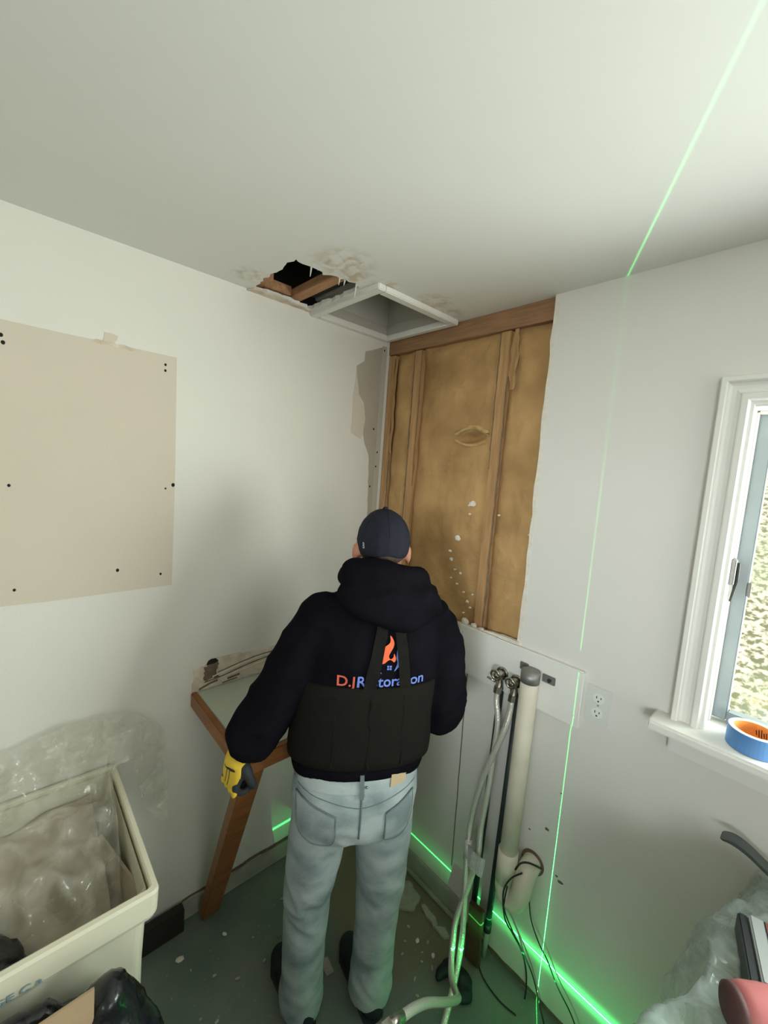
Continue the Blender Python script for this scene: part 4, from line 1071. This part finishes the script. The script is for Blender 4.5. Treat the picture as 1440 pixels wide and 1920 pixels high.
def draped_quad(bvh, c, off, nu=10, nv=10):
    """c: four corners (x,z) running top-left, top-right, bottom-right, bottom-left"""
    def fn(u, v):
        a = (lerp(c[0][0], c[1][0], u), lerp(c[0][1], c[1][1], u)); b = (lerp(c[3][0], c[2][0], u), lerp(c[3][1], c[2][1], u))
        return drape(bvh, lerp(a[0], b[0], v), lerp(a[1], b[1], v), off)
    return sheet(fn, nu, nv)


def draped_line(bvh, pts, r, off=0.001, k=5):
    P = spline([(x, 0, z) for x, z in pts], k)
    return tube([drape(bvh, p.x, p.z, off) for p in P], r, 6)


for cor in (((-.142, .905), (-.030, .868), (-.036, .760), (-.128, .780)), ((.118, .868), (.205, .905), (.198, .775), (.124, .760))):
    pk = part('back_pocket', draped_quad(jb, cor, 0.004), denim_mid, jeans)
    part('pocket_seam', draped_line(jb, [cor[0], cor[1]], 0.0020, 0.0045), denim_dark, jeans)
    part('pocket_seam', draped_line(jb, [cor[0], cor[3], cor[2], cor[1]], 0.0010, 0.0042, 8), denim_dark, jeans)
part('seat_seam', draped_line(jb, [(.043, 1.0), (.043, .93), (.042, .86), (.042, .79)], 0.0032, 0.001), denim_dark, jeans)
part('yoke_seam', draped_line(jb, [(-.150, .925), (-.06, .908), (.043, .890), (.14, .908), (.215, .925)], 0.0013, 0.0006), denim_dark, jeans)
part('waistband', draped_quad(jb, ((-.140, .962), (.222, .962), (.222, .928), (-.140, .928)), 0.003, 24, 4), denim, jeans)
part('belt_loop', draped_quad(jb, ((.036, .985), (.048, .985), (.048, .918), (.036, .918)), 0.010, 2, 6), denim_dark, jeans)
part('rivet', ellipsoid(tuple(drape(jb, .056, .948, 0.007)), (.004, .004, .004), 8, 6), chrome, jeans)
part('brand_patch', draped_quad(jb, ((.130, .972), (.178, .976), (.174, .942), (.126, .938)), 0.0065, 6, 4), leather, jeans)

# ---- shoes
for s, (ax, ay, hd_) in enumerate(((-.092, -.055, 172), (.142, -.055, 164))):
    d = Vector((math.cos(math.radians(hd_)), math.sin(math.radians(hd_)), 0)); sd = Vector((d.y, -d.x, 0))
    an = PO + PR * ax + PF * ay

    def SW(x, y, z): return an + d * x + sd * y + Vector((0, 0, z))
    sv, sf = remesh([ellipsoid((-.035, 0, .055), (.045, .040, .050)), ellipsoid((.06, 0, .040), (.10, .043, .038)), ellipsoid((.15, 0, .034), (.062, .047, .034)), tube([(-.01, 0, .05), (-.012, 0, .13)], [.045, .046], 16)], 0.007, 4)
    shoe = mk('shoe', [SW(p[0], p[1], max(p[2], 0.012)) for p in sv], sf, shoe_m, person, smooth=True)
    outl = [(-.082, .0), (-.06, .034), (0, .040), (.08, .044), (.15, .050), (.20, .030), (.215, 0), (.20, -.030), (.15, -.050), (.08, -.044), (0, -.040), (-.06, -.034)]
    so = ragged_fill([tuple(SW(x, y, 0.001)) for x, y in outl], depth=0.018, axis=2)
    mk('sole', *so, tool_black, shoe)

# ---- hoodie
TORSO = [(.945, .045, -.068, .185, .110), (.955, .045, -.068, .200, .122), (.985, .046, -.068, .216, .136), (1.05, .048, -.066, .212, .134), (1.15, .055, -.065, .208, .132), (1.25, .064, -.062, .210, .130), (1.34, .073, -.060, .214, .130), (1.40, .079, -.057, .206, .122), (1.45, .083, -.054, .178, .108), (1.485, .085, -.050, .130, .094), (1.52, .085, -.046, .085, .084)]


def torso_at(z):
    for a, b in zip(TORSO, TORSO[1:]):
        if a[0] <= z <= b[0]:
            t = (z - a[0]) / (b[0] - a[0]); return [lerp(a[i], b[i], t) for i in range(5)]
    return TORSO[0] if z < TORSO[0][0] else TORSO[-1]


def hood_disp(p):
    d = 0.006 * noise.noise(Vector((p.x * 9, p.y * 6, p.z * 5)))
    sl = max(0.0, min(1.0, (-.13 - p.x) / 0.06)) + max(0.0, min(1.0, (p.x - .25) / 0.05))
    fold = 1 - 2 * abs(noise.noise(Vector((p.x * 10 + 3, p.y * 9, p.z * 19 - p.x * 9))))
    d += sl * 0.008 * fold
    d += (1 - min(1, sl)) * 0.005 * (1 - 2 * abs(noise.noise(Vector((p.x * 11, p.y * 5, p.z * 7 + p.x * 6)))))
    return d


trunk = loft([oval(z, cx, cy, a, b, tilt=0.18 if z < 1.0 else 0.06) for z, cx, cy, a, b in TORSO], True)
armL = tube(spline([(-.070, -.058, 1.420), (-.125, -.065, 1.335), (-.185, -.075, 1.225), (-.235, -.085, 1.135), (-.278, -.090, 1.060), (-.303, -.090, 1.008)], 4), [.078] * 3 + [.082] * 3 + [.080] * 3 + [.078] * 3 + [.076] * 3 + [.074] * 3 + [.070, .062, .054], 24)
armR = tube(spline([(.230, -.058, 1.415), (.278, -.066, 1.330), (.300, -.074, 1.220), (.305, -.078, 1.120), (.290, -.030, 1.085), (.255, .080, 1.085), (.205, .170, 1.09)], 4), [.080] * 4 + [.080] * 4 + [.077] * 4 + [.073] * 4 + [.068] * 4 + [.060] * 5, 24)
hv_, hf_ = remesh([trunk, armL, armR, ellipsoid((-.085, -.056, 1.405), (.085, .085, .075)), ellipsoid((.235, -.056, 1.40), (.085, .085, .075))], 0.009, 7, hood_disp)
hoodie = part('hoodie', (hv_, hf_), hoodie_m, person)
hb = BVHTree.FromPolygons([Vector(v) for v in hv_], hf_)
part('hem_band', loft([oval(z, .045, -.068, a, b, tilt=0.18) for z, a, b in ((.930, .192, .118), (.934, .204, .128), (.955, .210, .132), (.972, .210, .132), (.976, .200, .122))]), hoodie_m, hoodie)
# hood lying on the back
ringp = []
for k in range(25):
    a = 2 * math.pi * k / 24
    ringp.append((.088 + .105 * math.cos(a), -.062 + .095 * math.sin(a), 1.535 + .030 * math.sin(a) * -1 - .012 * math.cos(a)))
hood_parts = [tube(ringp, [.036] * 25, 14), ellipsoid((.088, -.150, 1.515), (.125, .048, .060)), ellipsoid((.105, -.170, 1.490), (.135, .042, .055)), ellipsoid((.122, -.176, 1.462), (.098, .036, .046)), ellipsoid((.112, -.180, 1.446), (.050, .028, .030)),
              ellipsoid((.20, -.120, 1.47), (.055, .060, .062)), ellipsoid((.0, -.110, 1.495), (.050, .060, .050))]
hov, hof = remesh(hood_parts, 0.008, 6, lambda p: 0.012 * (1 - 2 * abs(noise.noise(Vector((p.x * 9 - p.z * 7, p.y * 8, p.z * 13 + p.x * 4))))) )
hood = part('hood', (hov, hof), hoodie_m, hoodie)

# ---- back support with braces


def belt_ring(z, off, n=64):
    _, cx, cy, a, b = torso_at(z)
    return oval(z, cx, cy, a + off, b + off, n, tilt=0.08)


rows = [(0.992, .004), (0.995, .010), (1.02, .013), (1.08, .014), (1.14, .014), (1.19, .014), (1.234, .013), (1.238, .009), (1.238, .002)]
bsv, bsf = loft([belt_ring(z, o) for z, o in rows])
belt = part('back_support', (bsv, bsf), belt_m, person)
for k in range(7):
    z0, z1 = 1.005, 1.215; x = -.10 + k * .05
    part('stay', sheet(lambda u, v: (lambda q: (q[0], q[1], q[2]))((lambda rg: rg[min(range(len(rg)), key=lambda i: abs(rg[i][0] - (x + 0.006 * (u - .5))) + (10 if rg[i][1] > -.06 else 0))])(belt_ring(lerp(z0, z1, v), .0152 if u == .5 else .0142, 200))), 2, 8), belt_m, belt) if k in (1, 3, 5) else None
for xt, w0, xb, w1 in ((.077, .016, .040, .020), (.121, .015, .153, .018)):
    part('brace_strap', draped_quad(hb, ((xt - w0, 1.440), (xt + w0, 1.440), (xb + w1, 1.225), (xb - w1, 1.225)), 0.009, 6, 24), belt_m, belt)

# ---- print on the back of the hoodie


def decal(name, verts, faces, mat, off=0.004):
    part(name, ([drape(hb, x, z, off) for x, z in verts], faces), mat, hoodie, False)


def poly_decal(name, loop, mat, off=0.004):
    v, f = ragged_fill([(x, 0, z) for x, z in loop])
    decal(name, [(p[0], p[2]) for p in v], f, mat, off)


def sm(pts, k=5):
    P = spline([(x, 0, z) for x, z in pts], k); return [(p.x, p.z) for p in P]


ox, oz, sc_ = .098, 1.338, 0.92


def lg_(pts): return [(ox + x * sc_, oz + z * sc_) for x, z in pts]


poly_decal('logo_flame', lg_(sm([(-.034, -.022), (-.034, .004), (-.020, .030), (-.002, .046), (-.002, .066), (.010, .050), (.010, .034), (.000, .016), (-.004, .004), (.002, -.004), (.010, .002), (.012, .012), (.018, -.002), (.014, -.014), (.000, -.006), (-.016, -.018)])), logo_orange)
poly_decal('logo_drop', lg_(sm([(.024, .040), (.031, .020), (.036, .000), (.032, -.026), (.016, -.044), (.020, -.032), (.024, -.016), (.020, -.002), (.021, .018)])), logo_blue)
poly_decal('logo_drop', lg_(sm([(-.036, -.018), (-.040, -.034), (-.034, -.046), (-.024, -.050), (-.031, -.040), (-.033, -.028)])), logo_blue)
for dx in (-.004, .004):
    for dz in (-.028, -.036):
        poly_decal('logo_window', lg_([(dx - .003, dz - .003), (dx + .003, dz - .003), (dx + .003, dz + .003), (dx - .003, dz + .003)]), logo_blue)
for txt, x0, mt in (('D.J', -.050, logo_red), ('Restoration', .006, logo_blue)):
    v, f = text_mesh(txt, 0.044)
    kx = 1.0 if txt == 'D.J' else 0.200 / max(p.x for p in v)
    kx = 0.052 / max(p.x for p in v) if txt == 'D.J' else kx
    decal('lettering', [(x0 + p.x * kx, 1.254 + p.y) for p in v], f, mt, 0.0045)

# ---- cap
cap_parts = [ellipsoid((.084, -.038, 1.650), (.0845, .102, .098))]
cv, cf = remesh(cap_parts, 0.006, 2)
cut = []
cv = [Vector(v) for v in cv]


def cap_base(p): return 1.606 + 0.16 * max(0.0, p.y + 0.02) + 0.012 * math.exp(-((p.x - .084) / .03) ** 2) * (1 if p.y < -.08 else 0)


cv = [Vector((v.x, v.y, max(v.z, cap_base(v)))) for v in cv]
cap = part('cap', (cv, cf), cap_m, person)
part('cap_button', ellipsoid((.084, -.036, 1.750), (.009, .009, .005)), cap_m, cap)
part('cap_brim', sheet(lambda u, v: (.084 + (u - .5) * .15 * math.sqrt(max(0.05, 1 - (v * .85) ** 2)), .052 + .085 * v - .10 * (u - .5) ** 2 * 4 * .25, 1.640 - .012 * v - .05 * (u - .5) ** 2), 14, 8), cap_m, cap)
cb_ = BVHTree.FromPolygons([Vector(v) for v in cv], cf)
for k in range(6):
    a = 2 * math.pi * k / 6 + .52
    pts = []
    for j in range(10):
        t = 0.08 + 1.25 * j / 9
        q = Vector((.084 + .0845 * math.sin(t) * math.cos(a), -.038 + .102 * math.sin(t) * math.sin(a), 1.650 + .098 * math.cos(t)))
        h = cb_.find_nearest(q); pts.append(h[0] + h[1] * 0.0004)
    part('cap_seam', tube(pts, 0.0011, 5), cap_m, cap)
v, f = text_mesh('B', 0.026)
vv = []
for p in v:
    h = cb_.ray_cast(Vector((-.20 + 0.2 * 0, -.30, 1.632 + p.y)), Vector((0.235 + p.x * 1.0, .235, 0)).normalized())
    q = h[0] if h[0] is not None else Vector((0, -.06, 1.63))
    vv.append(q + Vector((-.001, -.001, 0)))
part('cap_emblem', (vv, f), cap_print, cap, False)

# ---- gloved hands


def hand(origin, fwd, up, side, curl, name, mirror=1):
    """palm from the wrist along fwd; back of hand faces up; fingers curl away from up"""
    fwd = Vector(fwd).normalized(); up = (Vector(up) - fwd * Vector(up).dot(fwd)).normalized(); sd = fwd.cross(up).normalized() * mirror
    o = Vector(origin)

    def Q(x, y, z): return o + fwd * x + sd * y + up * z
    rot = Matrix((fwd, sd, up)).transposed()
    palm = [tube([Q(-.02, 0, 0), Q(.03, 0, 0)], [.032, .036], 14), ellipsoid(tuple(Q(.048, 0, 0)), (.052, .046, .020), rot=rot)]
    fing = []
    for i, (yy, L, r) in enumerate(((-.033, .066, .0095), (-.011, .076, .0105), (.012, .072, .0105), (.034, .060, .0095))):
        x, z, a = .085, .002, math.radians(12); pts = [Q(.055, yy * .85, 0), Q(x, yy, z)]
        for k, seg in enumerate((.44, .32, .26)):
            a += curl[k]; x += L * seg * math.cos(a); z -= L * seg * math.sin(a); pts.append(Q(x, yy * (1 + .02 * k), z))
        fing.append(tube(spline(pts, 3), [r * 1.25] * 4 + [r * 1.1] * 4 + [r] * 3 + [r * .9, r * .75], 10))
    th = tube(spline([Q(.015, -.030, -.006), Q(.038, -.050, -.018), Q(.062, -.054, -.034), Q(.080, -.046, -.048)], 3), [.017] * 3 + [.0145] * 3 + [.0125] * 3 + [.009], 10)
    g = part(name, remesh(palm + fing + [th], 0.0045, 3), glove_b, person)
    return g, Q, rot


gl, Q, rot = hand((-.318, -.092, .988), (-.22, -.02, -.97), (-.80, -.60, .18), 1, (math.radians(42), math.radians(58), math.radians(45)), 'glove')
bk = remesh([ellipsoid(tuple(Q(.040, .002, .007)), (.058, .046, .018), rot=rot), tube([Q(-.022, 0, .002), Q(.02, 0, .002)], [.034, .038], 16)] +
            [ellipsoid(tuple(Q(.094, yy, .004)), (.018, .011, .009), rot=rot) for yy in (-.033, -.011, .012, .034)], 0.0045, 3)
yb = part('glove_back', bk, glove_y, gl)
yb_b = BVHTree.FromPolygons([Vector(v) for v in bk[0]], bk[1])
upv = rot @ Vector((0, 0, 1))
for dy in (-.008, .006):
    pts = []
    for t in range(8):
        h = yb_b.ray_cast(Q(.034 + .046 * t / 7, dy - .004 * math.sin(t * .45), .08), -upv)
        if h[0] is not None: pts.append(h[0])
    if len(pts) > 2: part('glove_stripe', tube(pts, 0.0014, 5), glove_b, yb)
gr, Q2, rot2 = hand((.205, .185, 1.09), (-.5, .85, -.1), (.5, .2, .85), 1, (math.radians(35), math.radians(45), math.radians(35)), 'glove', -1)
part('glove_back', remesh([ellipsoid(tuple(Q2(.040, .002, .007)), (.058, .046, .018), rot=rot2)], 0.0045, 3), glove_y, gr)
